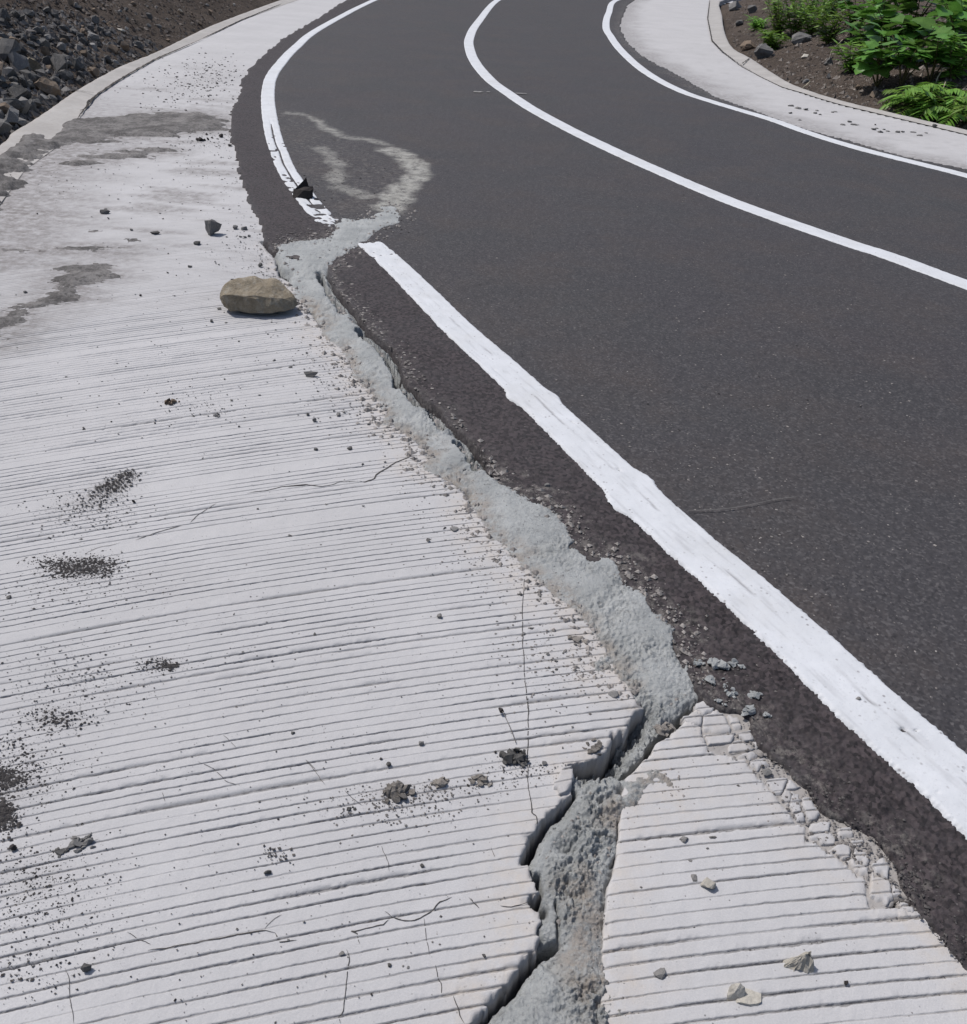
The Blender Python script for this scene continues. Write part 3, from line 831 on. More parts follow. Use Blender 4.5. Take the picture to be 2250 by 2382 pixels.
# ------------------------------------------------------------------ road markings
def ribbon(name, pts, wfun, lift, seed, label, s_from=None, s_to=None, jagw=0.005, damage=None, left_x=None, right_x=None, ncross=30, crease=0.0):
    c = spline(pts, 24)
    d = np.concatenate([[0], np.cumsum(np.linalg.norm(np.diff(c, axis=0), axis=1))])
    if s_from is None: s_from = -1
    if s_to is None: s_to = d[-1] + 1
    S = [max(s_from, 0)]
    while S[-1] < min(s_to, d[-1]):
        yy = np.interp(S[-1], d, c[:, 1])
        S.append(S[-1] + min(0.5, 0.0042 * max(0.6, (max(yy, 0.4) * 0.7) ** 1.6)))
    S = np.array(S)
    px, py = np.interp(S, d, c[:, 0]), np.interp(S, d, c[:, 1])
    tx, ty = np.gradient(px), np.gradient(py)
    k = max(3, min(41, len(S) // 20 * 2 + 1))
    L = np.hypot(tx, ty); tx, ty = tx / L, ty / L
    nx, ny = -ty, tx
    w = wfun(px, py)
    T = np.linspace(-1, 1, ncross)
    half = w / 2 + 0.03
    TT = T[None, :] * half[:, None]
    XX = px[:, None] + nx[:, None] * TT
    YY = py[:, None] + ny[:, None] * TT
    wl = w[:, None] / 2
    extra = np.zeros_like(TT)
    for (bx, by, a, sg) in (left_x or []):
        extra += a * np.exp(-((px - bx) ** 2 + (py - by) ** 2) / sg ** 2)[:, None] * (TT < 0 if True else 0)
    for (bx, by, a, sg) in (right_x or []):
        extra += a * np.exp(-((px - bx) ** 2 + (py - by) ** 2) / sg ** 2)[:, None] * (TT > 0)
    e = wl + extra - np.abs(TT) + jagw * 0.75 * fbm(XX, YY, 0.09, 5, seed, 0.6) + 0.9 * jagw * fbm(XX, YY, 0.010, 2, seed + 4)
    z = 0.010 + lift * sstep(-0.004, 0.004, e) - 0.03 * sstep(0.0, -0.02, e) + 0.004 * fbm(XX, YY, 0.9, 2, 35) + 0.0010 * fbm(XX, YY, 0.03, 3, seed + 9)
    z -= 0.012 * sstep(0.58, 0.66, fbm(XX, YY, 0.035, 3, seed + 30) + 0.25 * fbm(XX, YY, 0.5, 2, seed + 33)) * sstep(5, 3.5, YY)
    cre = np.zeros_like(TT)
    if crease:
        off = 0.012 * fbm(S[:, None] + TT * 0, TT * 0, 0.6, 3, seed + 12) + 0.01
        on = sstep(-0.15, 0.2, fbm(S[:, None] + TT * 0, TT * 0, 0.35, 4, seed + 14))
        cre = 0.75 * np.exp(-((TT - off - 0.004 * pn(S[:, None] * 25 + TT * 0, TT * 0, seed + 16)) / 0.0045) ** 2) * on * crease * sstep(-0.3, 0.3, fbm(S[:, None] + TT * 0, TT * 0 + 2, 0.07, 4, seed + 17)) * sstep(5.0, 3.2, YY)
        z -= 0.003 * cre
        cre = np.maximum(cre, 0.20 * sstep(0.1, 0.5, fbm(S[:, None] * 0.12 + TT * 0, TT, 0.02, 3, seed + 40)) * sstep(5.0, 3.0, YY))
    if damage is not None:
        z -= damage(XX, YY, S[:, None] + TT * 0, TT)
    n, m = TT.shape
    a = (np.arange(n - 1)[:, None] * m + np.arange(m - 1)[None, :]).ravel()
    fq = np.stack([a, a + 1, a + m + 1, a + m], 1)
    keepv = (z > -0.006).ravel()
    fq = fq[keepv[fq].any(1)]
    used = np.unique(fq); rm = np.zeros(n * m, np.int64); rm[used] = np.arange(used.size)
    V = np.stack([XX.ravel(), YY.ravel(), z.ravel()], 1)[used]
    me = np_mesh(name, V, rm[fq], dict(crease=cre.ravel()[used]))
    if me.polygons[0].normal.z < 0:
        me.flip_normals()
    o = link(name, me, M['paint'], road)
    o['label'] = label
    return o
def w_left(x, y):
    return np.interp(y, [0.9, 1.5, 2.1, 3.0, 4.5, 7.0, 10, 20, 40], [0.197, 0.197, 0.182, 0.168, 0.152, 0.142, 0.14, 0.15, 0.16])
cL = spline(LINE_L, 24)
dL = np.concatenate([[0], np.cumsum(np.linalg.norm(np.diff(cL, axis=0), axis=1))])
def s_at(pt):
    return dL[np.argmin(np.hypot(cL[:, 0] - pt[0], cL[:, 1] - pt[1]))]
sB0, sB1 = s_at(P(778, 536)), s_at(P(850, 566))
def dmg_far(x, y, s, t):
    fr = sstep(9.6, 5.2, y)
    tr = np.abs(fbm(s, t * 0.25, 0.13, 3, 91))               # transverse cracks
    c = sstep(0.032, 0.006, tr) * fr * sstep(9.8, 8.6, y)
    ln = np.exp(-((t - 0.012 * fbm(s, s * 0, 0.5, 2, 93)) / 0.007) ** 2) * sstep(8.6, 8.0, y) * sstep(5.3, 5.9, y)
    lost = sstep(0.05, 0.28, fbm(x, y, 0.10, 4, 95) + 0.22 * sstep(6.2, 5.2, y) - 0.15)
    endn = sstep(-0.10, 0.03, s - sB0 + 0.10 * fbm(x, y, 0.06, 3, 97))
    return 0.02 * np.maximum.reduce([c * 0.9, ln * 0.7, lost * sstep(6.9, 5.8, y), endn])
def dmg_near(x, y, s, t):
    endn = sstep(0.05, -0.02, s - sB1 + 0.05 * fbm(x, y, 0.06, 3, 98))
    hair = sstep(0.035, 0.0, np.abs(fbm(s, t * 0.3, 0.16, 3, 99))) * sstep(4.2, 4.8, y) * 0.5
    return 0.02 * np.maximum(endn, hair)
bl = lambda u, v: P(u, v)
ribbon('edge_line', LINE_L, w_left, 0.006, 101, 'cracked far stretch of the white edge line breaking up before the mortar patch', None, sB0 + 0.12, 0.005, dmg_far)
ribbon('edge_line', LINE_L, w_left, 0.007, 111, 'thick white edge line running down to the lower right corner', sB1 - 0.06, None, 0.0065, dmg_near,
       right_x=[(*bl(1436, 1138), 0.030, 0.055), (*bl(1240, 935), 0.02, 0.05)], left_x=[(*bl(1500, 1165), 0.034, 0.06), (*bl(1225, 925), 0.026, 0.045), (*bl(2000, 1690), 0.012, 0.05)], ncross=44, crease=1.0)
ribbon('centre_line', LINE_C, lambda x, y: np.interp(y, [4, 8, 15, 30], [0.17, 0.165, 0.165, 0.18]), 0.005, 121, 'continuous white centre line sweeping through the bend', jagw=0.003)
ribbon('edge_line', LINE_R, lambda x, y: np.interp(y, [7, 12, 20, 35], [0.155, 0.155, 0.165, 0.19]), 0.005, 131, 'white edge line along the inside of the bend', jagw=0.003)

# ------------------------------------------------------------------ mortar
mx0, mx1 = -600, 740
xs2 = np.arange(mx0, mx1, 2.1)
G2 = Grid(xs2, np.concatenate([np.arange(-790, 1290, 2.1), np.arange(1294, 2300, 8)]))
x2, y2 = G2.X, G2.Y
sdm = sdf(x2, y2, MORTAR, 0.12)
mm = sdm > -0.1
def msub(fn):
    o = np.zeros_like(x2); o[mm] = fn(x2[mm], y2[mm]); return o
n_big = msub(lambda a, b: fbm(a, b, 0.10, 3, 141))
n_mid = msub(lambda a, b: fbm(a, b, 0.032, 3, 143))
n_fine = msub(lambda a, b: fbm(a, b, 0.010, 3, 145, 0.6))
n_bil = msub(lambda a, b: np.abs(fbm(a, b, 0.045, 3, 147)))
nearf = np.clip(1.6 / np.maximum(y2, 0.4), 0.25, 1.0)
n_smooth = sstep(-0.14, 0.2, msub(lambda a, b: fbm(a, b, 0.22, 2, 149)))
jm = sdm + 0.010 * n_mid + 0.020 * n_big * np.clip(y2 - 0.9, 0, 1.2) + 0.008 * n_fine - 0.004
LEFTM = PP(c7([(1210, 1480), (1080, 1330), (960, 1280), (900, 1060), (680, 840), (510, 690), (420, 590), (300, 480), (250, 330), (130, 178)]) + c6([(1050, 1090), (1030, 900), (860, 800), (720, 720), (700, 590), (560, 450), (500, 330), (420, 200), (270, 100)]) + c5([(420, 1180), (300, 1100), (170, 800)]))
dl = np.full_like(x2, 9.0); dl[mm] = seg_dist(x2[mm], y2[mm], LEFTM)
upper = sstep(1.35, 1.7, y2)
lift = 0.014 + upper * (-0.0105 + 0.013 * sstep(0.02, 0.16, dl + 0.03 * n_big))
body = np.where(jm > 0, lift * (1 - np.exp(-np.maximum(jm, 0) / (0.05 - 0.034 * upper))), 1.2 * jm)
z_m = -0.003 + body + (1 - 0.45 * upper) * jm.clip(0, 0.03) / 0.03 * (0.009 * n_big + (0.003 + 0.013 * n_smooth) * n_mid + (0.0025 + 0.009 * n_smooth) * n_fine * (0.4 + nearf) - (0.003 + 0.018 * n_smooth) * n_bil + 0.004)
OPEN_L = PP(c8([(700, 610), (582, 728), (484, 866), (424, 1000)])); OPEN_L2 = PP(c8([(600, 1490), (530, 1512), (392, 1652), (352, 1742), (214, 1842), (144, 1960), (80, 2080)]))
OPEN_B = PP(c8([(1400, 118), (1362, 150), (1265, 232), (1168, 312), (1146, 380), (1050, 462), (985, 515)]))
NOTCH = PP(c8([(500, 1090), (520, 1190), (480, 1262), (540, 1290)]))
for ol, rw, dp in ((OPEN_L, 0.010, 0.10), (OPEN_L2, 0.010, 0.10), (OPEN_B, 0.008, 0.10), (NOTCH, 0.007, 0.06)):
    q = np.full_like(x2, 9.0); q[mm] = seg_dist(x2[mm], y2[mm], ol) + 0.004 * n_mid[mm]
    z_m -= dp * sstep(rw * 1.25, rw * 0.6, q)
for pl in (c5([(490, 900), (505, 960), (545, 1005), (565, 1050), (625, 1115), (660, 1180)]), c6([(622, 60), (650, 110), (740, 165), (790, 220), (825, 262), (846, 310), (890, 370), (903, 470)]), c6([(955, 505), (990, 535), (1045, 605)]), c6([(1140, 640), (1200, 725), (1220, 772)]), c6([(1335, 875), (1392, 925), (1425, 975), (1480, 1062)]), c7([(1330, 880), (1362, 930)]), c7([(1500, 1060), (1478, 1125), (1495, 1180)]), c7([(880, 560), (950, 600), (985, 640)])):
    q = np.full_like(x2, 9.0); q[mm] = seg_dist(x2[mm], y2[mm], PP([(u_ - 13, v_ + 2) for u_, v_ in pl])) + 0.010 * n_mid[mm] + 0.004 * n_fine[mm]
    z_m -= 0.12 * sstep(0.021, 0.013, q)
hol = np.zeros_like(x2)
hol[mm] = np.exp(-(seg_dist(x2[mm], y2[mm], HOLLOW) / 0.032) ** 2)
z_m -= 0.055 * hol
z_m += hol * (0.06 * n_mid + 0.03 * n_fine)
# dips and pits seen along the lower part
for (px_, py_, r_, d_) in [(670, 920, 0.022, 0.03), (770, 555, 0.012, 0.02), (990, 610, 0.012, 0.035), (700, 1190, 0.016, 0.02), (870, 660, 0.012, 0.02), (600, 1600, 0.02, 0.02)]:
    q = P(*c8([(px_, py_)])[0])
    z_m -= d_ * np.exp(-((x2 - q[0]) ** 2 + (y2 - q[1]) ** 2) / r_ ** 2)
for pl in ([(620, 1350), (625, 1480)], [(840, 860), (900, 870), (970, 875)], [(630, 1350), (610, 1250)], [(975, 780), (978, 960), (930, 1030)]):
    q = PP(c8(pl))
    dd = np.full_like(x2, 9.0); dd[mm] = seg_dist(x2[mm], y2[mm], q) + 0.002 * np.abs(n_fine[mm])
    z_m -= 0.018 * np.exp(-(dd / 0.0035) ** 2)
for pl in ([(1340, 880), (1380, 920)], [(1420, 930), (1430, 975)], [(1470, 1050), (1500, 1060)]):
    q = PP(c6(pl))
    dd = np.full_like(x2, 9.0); dd[mm] = seg_dist(x2[mm], y2[mm], q)
    z_m -= 0.03 * np.exp(-(dd / 0.008) ** 2)
LEFTM = PP(c7([(1080, 1330), (960, 1280), (900, 1060), (680, 840), (510, 690), (420, 590), (300, 480), (250, 330), (130, 178)]) + c6([(1050, 1090), (1030, 900), (860, 800), (720, 720), (700, 590), (560, 450), (500, 330), (420, 200), (270, 100)]) + c5([(420, 1180), (300, 1100)]))
RIGHTM = PP(c8([(1340, 560), (1150, 620), (1100, 700), (980, 760)]))
LOWM = PP(c8([(760, 1200), (800, 1400), (800, 1560), (820, 1700), (900, 1850), (960, 1990)]))
tanm = np.zeros_like(x2)
tanm[mm] = np.maximum.reduce([sstep(0.11, 0.02, seg_dist(x2[mm], y2[mm], LEFTM) + 0.07 * n_big[mm]), sstep(0.09, 0.02, seg_dist(x2[mm], y2[mm], LOWM) + 0.04 * n_big[mm]), sstep(0.08, 0.02, seg_dist(x2[mm], y2[mm], RIGHTM))])
keepM = mm & (z_m > -0.14) & (jm > -0.03)
mortar = tag(link('mortar_seam', G2.mesh('mortar_seam', z_m, keepM, dict(tan=tanm)), M['mortar']),
             'lumpy grey mortar smeared along the crack between concrete shoulder and asphalt', 'mortar')

# ------------------------------------------------------------------ silt and dried slurry (thin deposits)
def deposit(name, polys, base, mat, label, cat, seed, thick=0.006, bias=0.0, sc=0.3, aniso=1.0, kind='stuff', zoff=0.0):
    best = np.full(X.shape, -9.0)
    for p in polys:
        best = np.maximum(best, sdf(X, Y, p, 0.5))
    k = best > -0.45
    z = np.full(X.shape, -1.0)
    xa, ya = X[k], Y[k]
    t = best[k] + sc * fbm(xa * aniso, ya, sc, 5, seed, 0.65) + 0.9 * sc * fbm(xa * aniso, ya, 0.11, 5, seed + 8, 0.7) + bias
    z[k] = base[k] + zoff + np.clip(t, -0.1, 0.12) / 0.12 * thick * 3 + thick * (0.5 * fbm(xa, ya, 0.12, 4, seed + 20) + 0.35 * fbm(xa, ya, 0.04, 3, seed + 24))
    kk = k & (z > base - 0.004)
    return tag(link(name, G1.mesh(name, z, kk), mat), label, cat, None, kind)
silt_polys = [PP(c1([(270, 690), (500, 690), (800, 655), (1150, 645), (1340, 672), (1310, 760), (1100, 785), (800, 815), (450, 840), (250, 900), (100, 960), (0, 1010), (-80, 1000), (0, 880), (120, 780)])),
              PP(c1([(400, 905), (560, 880), (900, 862), (1000, 872), (900, 915), (600, 950), (390, 955)])),
              ]
deposit('silt_wash', silt_polys, z_l, M['silt'], 'dark grey silt washed across the shoulder from the rubble heap', 'silt', 151, 0.006, -0.07, 0.34, 0.22)
z_lp = z_l + np.where(lipd > 0, 0.012, 0) + 0.028 * sstep(-0.02, 0.35, lipd)
deposit('silt_wash', [PP(c1([(-500, 880), (40, 850), (130, 790), (330, 800), (320, 880), (180, 960), (120, 1020), (0, 1180), (-120, 1330), (-300, 1600), (-600, 1700)]))], z_lp, M['silt'],
        'muddy silt burying the lip at the left picture edge', 'silt', 156, 0.009, -0.02, 0.26, 0.35)
deposit('silt_wash', [PP(c4([(-200, 640), (0, 545), (200, 505), (330, 440), (250, 395), (340, 315), (480, 295), (640, 295), (735, 350), (580, 395), (500, 435), (380, 495), (200, 570), (60, 670), (-100, 790)]))], z_l, M['silt'],
        'tongue of grey silt entering from the left beside the tan boulder', 'silt', 161, 0.005, -0.015, 0.15, 0.35)
deposit('silt_wash', [PP(c4([(-50, 195), (300, 190), (560, 178), (760, 190), (560, 205), (250, 215), (-50, 216)])), PP(c4([(730, 145), (800, 135), (810, 150), (740, 165)])), PP(c4([(520, 95), (600, 95), (580, 106), (530, 106)]))], z_l, M['silt'],
        'thin streak of grey silt lying across the shoulder', 'silt', 166, 0.004, -0.02, 0.09, 0.25)
# ------------------------------------------------------------------ broken concrete pieces along the slab edge
def slab_piece(name, poly, top, thick, seed, mat, parent, tilt=0.0):
    """one broken piece: ribbed top and steep chipped sides"""
    rnd = random.Random(seed)
    poly = np.array(poly)
    cen = poly.mean(0)
    lo, hi = poly.min(0) - 0.02, poly.max(0) + 0.02
    k = G3.ok & (G3.X > lo[0]) & (G3.X < hi[0]) & (G3.Y > lo[1]) & (G3.Y < hi[1])
    xa, ya = G3.X[k], G3.Y[k]
    sd = sdf(xa, ya, poly) + 0.0008 + 0.0012 * pn(xa * 130, ya * 130, seed)
    zz, gg = slab_height(xa, ya, np.full(xa.shape, 0.002))
    d_ = sstep(0.0012, -0.0022, sd)
    tx, ty = rnd.uniform(-1, 1) * tilt, rnd.uniform(-1, 1) * tilt
    z = zz + top + tx * (xa - cen[0]) + ty * (ya - cen[1]) - thick * d_
    kp = np.zeros(G3.X.shape, bool); kp[k] = sd > -0.0022
    shade = rnd.uniform(0.1, 0.8)
    me = G3.mesh(name, full(z, k, top - thick), kp, dict(tan=full(np.full(xa.shape, shade), k), groove=full(gg * (1 - d_), k), grime=full(gg * 0 + rnd.uniform(0, 0.35), k), broken=full(sstep(0.3, 0.9, d_), k)))
    return link(name, me, mat, parent)
PIECES = [
    [(40, 310), (95, 295), (140, 335), (130, 350), (80, 375), (45, 345)], [(80, 378), (150, 340), (190, 365), (230, 440), (225, 460), (150, 470), (85, 465), (75, 440)],
    [(-25, 380), (45, 350), (75, 378), (70, 425), (-10, 425)], [(-25, 440), (70, 432), (72, 470), (100, 510), (95, 522), (-30, 525)], [(205, 370), (270, 385), (285, 430), (250, 455), (235, 430)],
    [(85, 475), (225, 465), (250, 462), (235, 500), (225, 515), (110, 525)], [(255, 465), (330, 450), (350, 500), (300, 510), (275, 490)], [(235, 510), (275, 495), (300, 515), (345, 545), (340, 555), (215, 572), (210, 540)],
    [(350, 480), (380, 490), (395, 520), (360, 545), (345, 520)], [(250, 580), (340, 560), (370, 570), (390, 590), (320, 605)], [(320, 612), (395, 595), (430, 630), (360, 660), (345, 650)],
    [(410, 710), (460, 690), (525, 700), (505, 750), (490, 780), (455, 785), (420, 735)], [(530, 700), (590, 745), (560, 755), (515, 755)], [(495, 785), (510, 755), (540, 765), (545, 810), (525, 850), (480, 805)],
    [(545, 765), (600, 790), (590, 840), (600, 870), (560, 880), (535, 850)], [(600, 800), (640, 805), (690, 880), (690, 900), (640, 935), (615, 880), (600, 840)], [(560, 890), (605, 875), (620, 930), (600, 940), (570, 925)],
    [(640, 945), (700, 910), (750, 930), (740, 975), (680, 990), (635, 980)], [(640, 1000), (740, 980), (775, 1010), (770, 1045), (700, 1045), (630, 1010)], [(790, 950), (860, 960), (870, 1000), (800, 1030), (780, 1000)],
    [(735, 1075), (800, 1045), (855, 1060), (850, 1110), (820, 1125), (765, 1095)], [(865, 1060), (930, 1085), (955, 1120), (940, 1160), (880, 1140)], [(830, 1135), (860, 1120), (880, 1150), (940, 1170), (945, 1230), (880, 1190), (860, 1160)],
    [(965, 1150), (1020, 1115), (1055, 1160), (1050, 1230), (985, 1210)], [(958, 1250), (965, 1190), (985, 1215), (1060, 1240), (1065, 1290), (1080, 1340), (1040, 1370), (955, 1320)], [(1070, 1250), (1110, 1280), (1120, 1320), (1075, 1315)],
    [(1095, 1400), (1130, 1390), (1180, 1430), (1150, 1450), (1100, 1450)], [(1110, 1330), (1190, 1390), (1180, 1420), (1120, 1390)], [(870, 1000), (930, 1000), (920, 1040), (880, 1060), (850, 1050)]]
for k, pc in enumerate(PIECES):
    slab_piece('concrete_piece', PP(c9(pc)), 0.003 + 0.003 * random.Random(k).random() ** 2, 0.02, 300 + k, M['concrete'], shoulder_left, 0.018)
slab_piece('concrete_piece', PP(c8([(598, 560), (640, 482), (700, 468), (712, 530), (692, 600), (632, 632), (592, 585)])), 0.010, 0.05, 350, M['concrete'], shoulder_left, 0.12)['label'] = 'rounded lump of concrete broken loose at the crack edge'

# ------------------------------------------------------------------ hairline cracks in the concrete
def crack(name, pts, w, parent, label=None, zf=None, taper=True):
    p = PP(pts)
    L = np.concatenate([[0], np.cumsum(np.linalg.norm(np.diff(p, axis=0), axis=1))])
    n = max(6, int(L[-1] / 0.006)) if p[:, 1].mean() < 4 else max(8, int(L[-1] / 0.03))
    s = np.linspace(0, L[-1], n)
    x = np.interp(s, L, p[:, 0]); y = np.interp(s, L, p[:, 1])
    jit = 0.003 if p[:, 1].mean() < 4 else 0.02
    rx = jit * fbm(s, s * 0 + len(name), 0.03 if jit < 0.01 else 0.2, 4, int(1000 * abs(p[0, 0])) % 997)
    ry = jit * fbm(s, s * 0 + 9.1, 0.03 if jit < 0.01 else 0.2, 4, int(1000 * abs(p[0, 1])) % 991)
    x, y = x + rx, y + ry
    tx, ty = np.gradient(x), np.gradient(y); l = np.hypot(tx, ty) + 1e-9
    nx, ny = -ty / l, tx / l
    ww = w * (0.5 + 0.9 * np.abs(fbm(s, s * 0 + 3, 0.09, 3, 7)) + 0.35 * hash01(np.arange(n), 9))
    if taper:
        ww = ww * np.clip(np.minimum(s, L[-1] - s) / (0.2 * L[-1]) + 0.25, 0, 1)
    V, Fc = [], []
    xa = np.concatenate([x + nx * ww / 2, x - nx * ww / 2]); ya = np.concatenate([y + ny * ww / 2, y - ny * ww / 2])
    z, _ = slab_height(xa, ya, np.maximum(0.0022, 0.0011 * (ya * ct + 0.9) ** 2))
    if zf is not None:
        z = z + zf
    za = np.maximum(z[:n], z[n:]) + 0.0012
    V = np.stack([xa, ya, np.concatenate([za, za])], 1)
    i = np.arange(n - 1)
    fq = np.stack([i, i + 1, i + n + 1, i + n], 1)
    me = np_mesh(name, V, fq)
    if me.polygons[0].normal.z < 0: me.flip_normals()
    o = link(name, me, M['crack'], parent)
    if label: o['label'] = label
    return o
crack('hairline_crack', c7([(550, 745), (545, 820), (540, 900), (540, 1100), (550, 1280), (570, 1500)]) + c8([(445, 60), (448, 130), (443, 400), (445, 560), (460, 650), (470, 730), (500, 745), (495, 795)]), 0.0022, shoulder_left, 'long straight hairline crack running down the ribbed concrete', None, False)
crack('hairline_crack', c6([(990, 965), (900, 1000), (850, 1020), (710, 1110), (690, 1140), (620, 1168), (580, 1158)]), 0.006, shoulder_left)
crack('hairline_crack', c6([(580, 1158), (430, 1165), (400, 1180), (310, 1195), (200, 1185), (60, 1195)]), 0.003, shoulder_left)
for pl, w in (([(790, 1130), (840, 1160), (910, 1186), (960, 1185), (1020, 1170), (1080, 1130), (1130, 1075), (1210, 1035)], .0026), ([(1330, 1045), (1380, 1110)], .0018), ([(830, 1165), (780, 1210), (600, 1250), (570, 1250), (620, 1270), (635, 1330)], .0024),
              ([(1510, 1090), (1570, 1105), (1690, 1070)], .002), ([(550, 1360), (575, 1430), (555, 1500), (548, 1600), (530, 1760), (500, 1780), (510, 1828)], .002), ([(1105, 1460), (1120, 1540), (1150, 1580), (1150, 1645)], .0018),
              ([(1215, 1650), (1245, 1720), (1265, 1790), (1290, 1828)], .0022), ([(110, 1255), (140, 1320), (240, 1305)], .0026), ([(540, 370), (600, 430), (650, 470)], .0014), ([(770, 720), (800, 790), (820, 880)], .0014), ([(1040, 1170), (1045, 1270), (1070, 1400)], .0014), ([(300, 180), (360, 260), (420, 340)], .0013)):
    crack('hairline_crack', c12(pl), w, shoulder_left)
for pl, w in (([(740, 1175), (800, 1215), (880, 1240)], .0015), ([(860, 1280), (1280, 1205), (1540, 1160), (1600, 1170)], .0026), ([(1540, 1150), (1600, 1090), (1640, 1070)], .0014), ([(380, 1380), (400, 1430), (410, 1560), (430, 1706)], .0013), ([(1300, 20), (1380, 100)], .0012), ([(1150, 180), (1250, 220), (1310, 290), (1395, 320)], .0014), ([(945, 360), (960, 410)], .0013), ([(1780, 170), (1850, 240)], .0013)):
    crack('hairline_crack', c11(pl), w, shoulder_left)
for pl, w in (([(790, 645), (910, 600), (1060, 560)], .0035), ([(1110, 545), (1150, 500), (1260, 430)], .003), ([(1440, 370), (1570, 350), (1640, 330), (1780, 320), (1876, 330)], .004), ([(500, 720), (560, 690), (700, 660)], .002)):
    crack('hairline_crack', c10(pl), w, shoulder_left)
for pl, w in (([(965, 1370), (1030, 1430), (1100, 1500), (1190, 1600), (1250, 1700), (1280, 1790), (1340, 1860)], .0024), ([(190, 1250), (300, 1200), (500, 1160), (640, 1090)], .0012), ([(1190, 1600), (1260, 1560), (1330, 1600)], .0016), ([(1250, 1700), (1320, 1720), (1390, 1790)], .0016), ([(1060, 1480), (1180, 1480)], .0014), ([(640, 1070), (700, 1150), (760, 1200), (830, 1240)], .0012), ([(870, 1190), (930, 1310)], .0014)):
    crack('hairline_crack', c9(pl), w, shoulder_left)
for pl, w in (([(1350, 1390), (1390, 1540), (1410, 1600)], .0016), ([(1310, 1740), (1400, 1850), (1500, 1930)], .0014), ([(1400, 1260), (1410, 1300)], .0012), ([(230, 930), (255, 985)], .0014), ([(100, 1220), (160, 1280)], .0014)):
    crack('hairline_crack', c8(pl), w, shoulder_left)
def px_line(pl): return pl
crack('hairline_crack', c1([(1640, 25), (1400, 122), (1180, 228)]), 0.03, shoulder_left, None, 0.012)
crack('hairline_crack', c1([(1180, 232), (900, 352), (700, 468), (560, 562), (490, 650), (455, 700)]), 0.026, shoulder_left, 'long crack along the beige lip of the shoulder', 0.014)
crack('hairline_crack', c1([(555, 560), (470, 545), (430, 550)]), 0.015, shoulder_left, None, 0.03)
crack('hairline_crack', c1([(560, 575), (520, 590), (500, 640), (470, 650)]), 0.02, shoulder_left, None, 0.012)
crack('hairline_crack', c3([(378, 2), (365, 110), (390, 240), (450, 305), (560, 388), (620, 420)]), 0.03, shoulder_right, None, 0.02)
crack('hairline_crack', c3([(560, 385), (610, 350)]), 0.025, shoulder_right, None, 0.035)

# ------------------------------------------------------------------ rocks
def rock_bm(seed, pts=None, n=16, sub=1, rough=0.05, squash=(1, 1, 1), cuts=3):
    rnd = random.Random(seed)
    bm = bmesh.new()
    if pts is None:
        pts = []
        for k in range(n):
            v = Vector((rnd.gauss(0, 1), rnd.gauss(0, 1), rnd.gauss(0, 1))).normalized() * rnd.uniform(0.8, 1.0)
            pts.append(v)
    for p in pts:
        bm.verts.new(p)
    r = bmesh.ops.convex_hull(bm, input=bm.verts)
    bmesh.ops.delete(bm, geom=list({g for g in r['geom_interior'] if isinstance(g, bmesh.types.BMVert)}), context='VERTS')
    for k in range(cuts):
        nrm = Vector((rnd.gauss(0, 1), rnd.gauss(0, 1), rnd.gauss(0, 1) + 0.3)).normalized()
        res = bmesh.ops.bisect_plane(bm, geom=bm.verts[:] + bm.edges[:] + bm.faces[:], plane_co=nrm * rnd.uniform(0.55, 0.8), plane_no=nrm, clear_outer=True)
        edges = [e for e in bm.edges if e.is_boundary]
        if edges:
            bmesh.ops.holes_fill(bm, edges=edges, sides=0)
    bmesh.ops.triangulate(bm, faces=bm.faces)
    for k in range(sub):
        bmesh.ops.subdivide_edges(bm, edges=bm.edges, cuts=1, use_grid_fill=True)
        bmesh.ops.triangulate(bm, faces=bm.faces)
        bm.normal_update()
        for v in bm.verts:
            v.co += v.normal * rough / (k + 1) * mnoise.noise(v.co * (2.3 * (k + 1)) + Vector((seed * 1.7, 0, 0)))
            v.co += Vector((rnd.uniform(-1, 1), rnd.uniform(-1, 1), rnd.uniform(-1, 1))) * rough * 0.22 / (k + 1)
    for v in bm.verts:
        v.co = Vector((v.co.x * squash[0], v.co.y * squash[1], v.co.z * squash[2]))
    zmin = min(v.co.z for v in bm.verts)
    for v in bm.verts:
        v.co.z -= zmin
    bmesh.ops.recalc_face_normals(bm, faces=bm.faces)
    return bm
def rock_mesh(name, **kw):
    bm = rock_bm(**kw)
    me = bpy.data.meshes.new(name)
    bm.to_mesh(me); bm.free()
    return me
PROTO = [rock_mesh('rock', seed=500 + k, n=13 + k % 5, sub=1, rough=0.10, squash=(0.5, 0.42 + 0.06 * (k % 3), 0.30 + 0.05 * (k % 4)), cuts=2 + k % 3) for k in range(14)]
PROTO_S = [rock_mesh('pebble', seed=700 + k, n=11, sub=0, rough=0.0, squash=(0.5, 0.43, 0.32 + 0.05 * (k % 3)), cuts=2) for k in range(10)]
_mats = {}
def with_mat(me, mat):
    k = (me.name, mat.name)
    if k not in _mats:
        c = me.copy(); c.materials.clear(); c.materials.append(mat); _mats[k] = c
    return _mats[k]
def gscale(v_y):
    """metres per source pixel at ground distance y"""
    return (v_y * ct + CAM_H * st) / F_PX
def put_rock(name, me, uv, wpx, mat, label, cat, group=None, rz=0.0, sink=0.12, hz=1.0, dy=1.0, base=None):
    x, y = P(*uv)
    s = wpx * gscale(y)
    o = link(name, with_mat(me, mat))
    zb = base if base is not None else 0.0
    hgt = max(v.co.z for v in me.vertices) * s * hz
    o.location = (x, y + 0.0, zb - min(0.004, sink * hgt))
    o.rotation_euler = (0, 0, rz)
    o.scale = (s, s * dy, s * hz)
    return tag(o, label, cat, group)

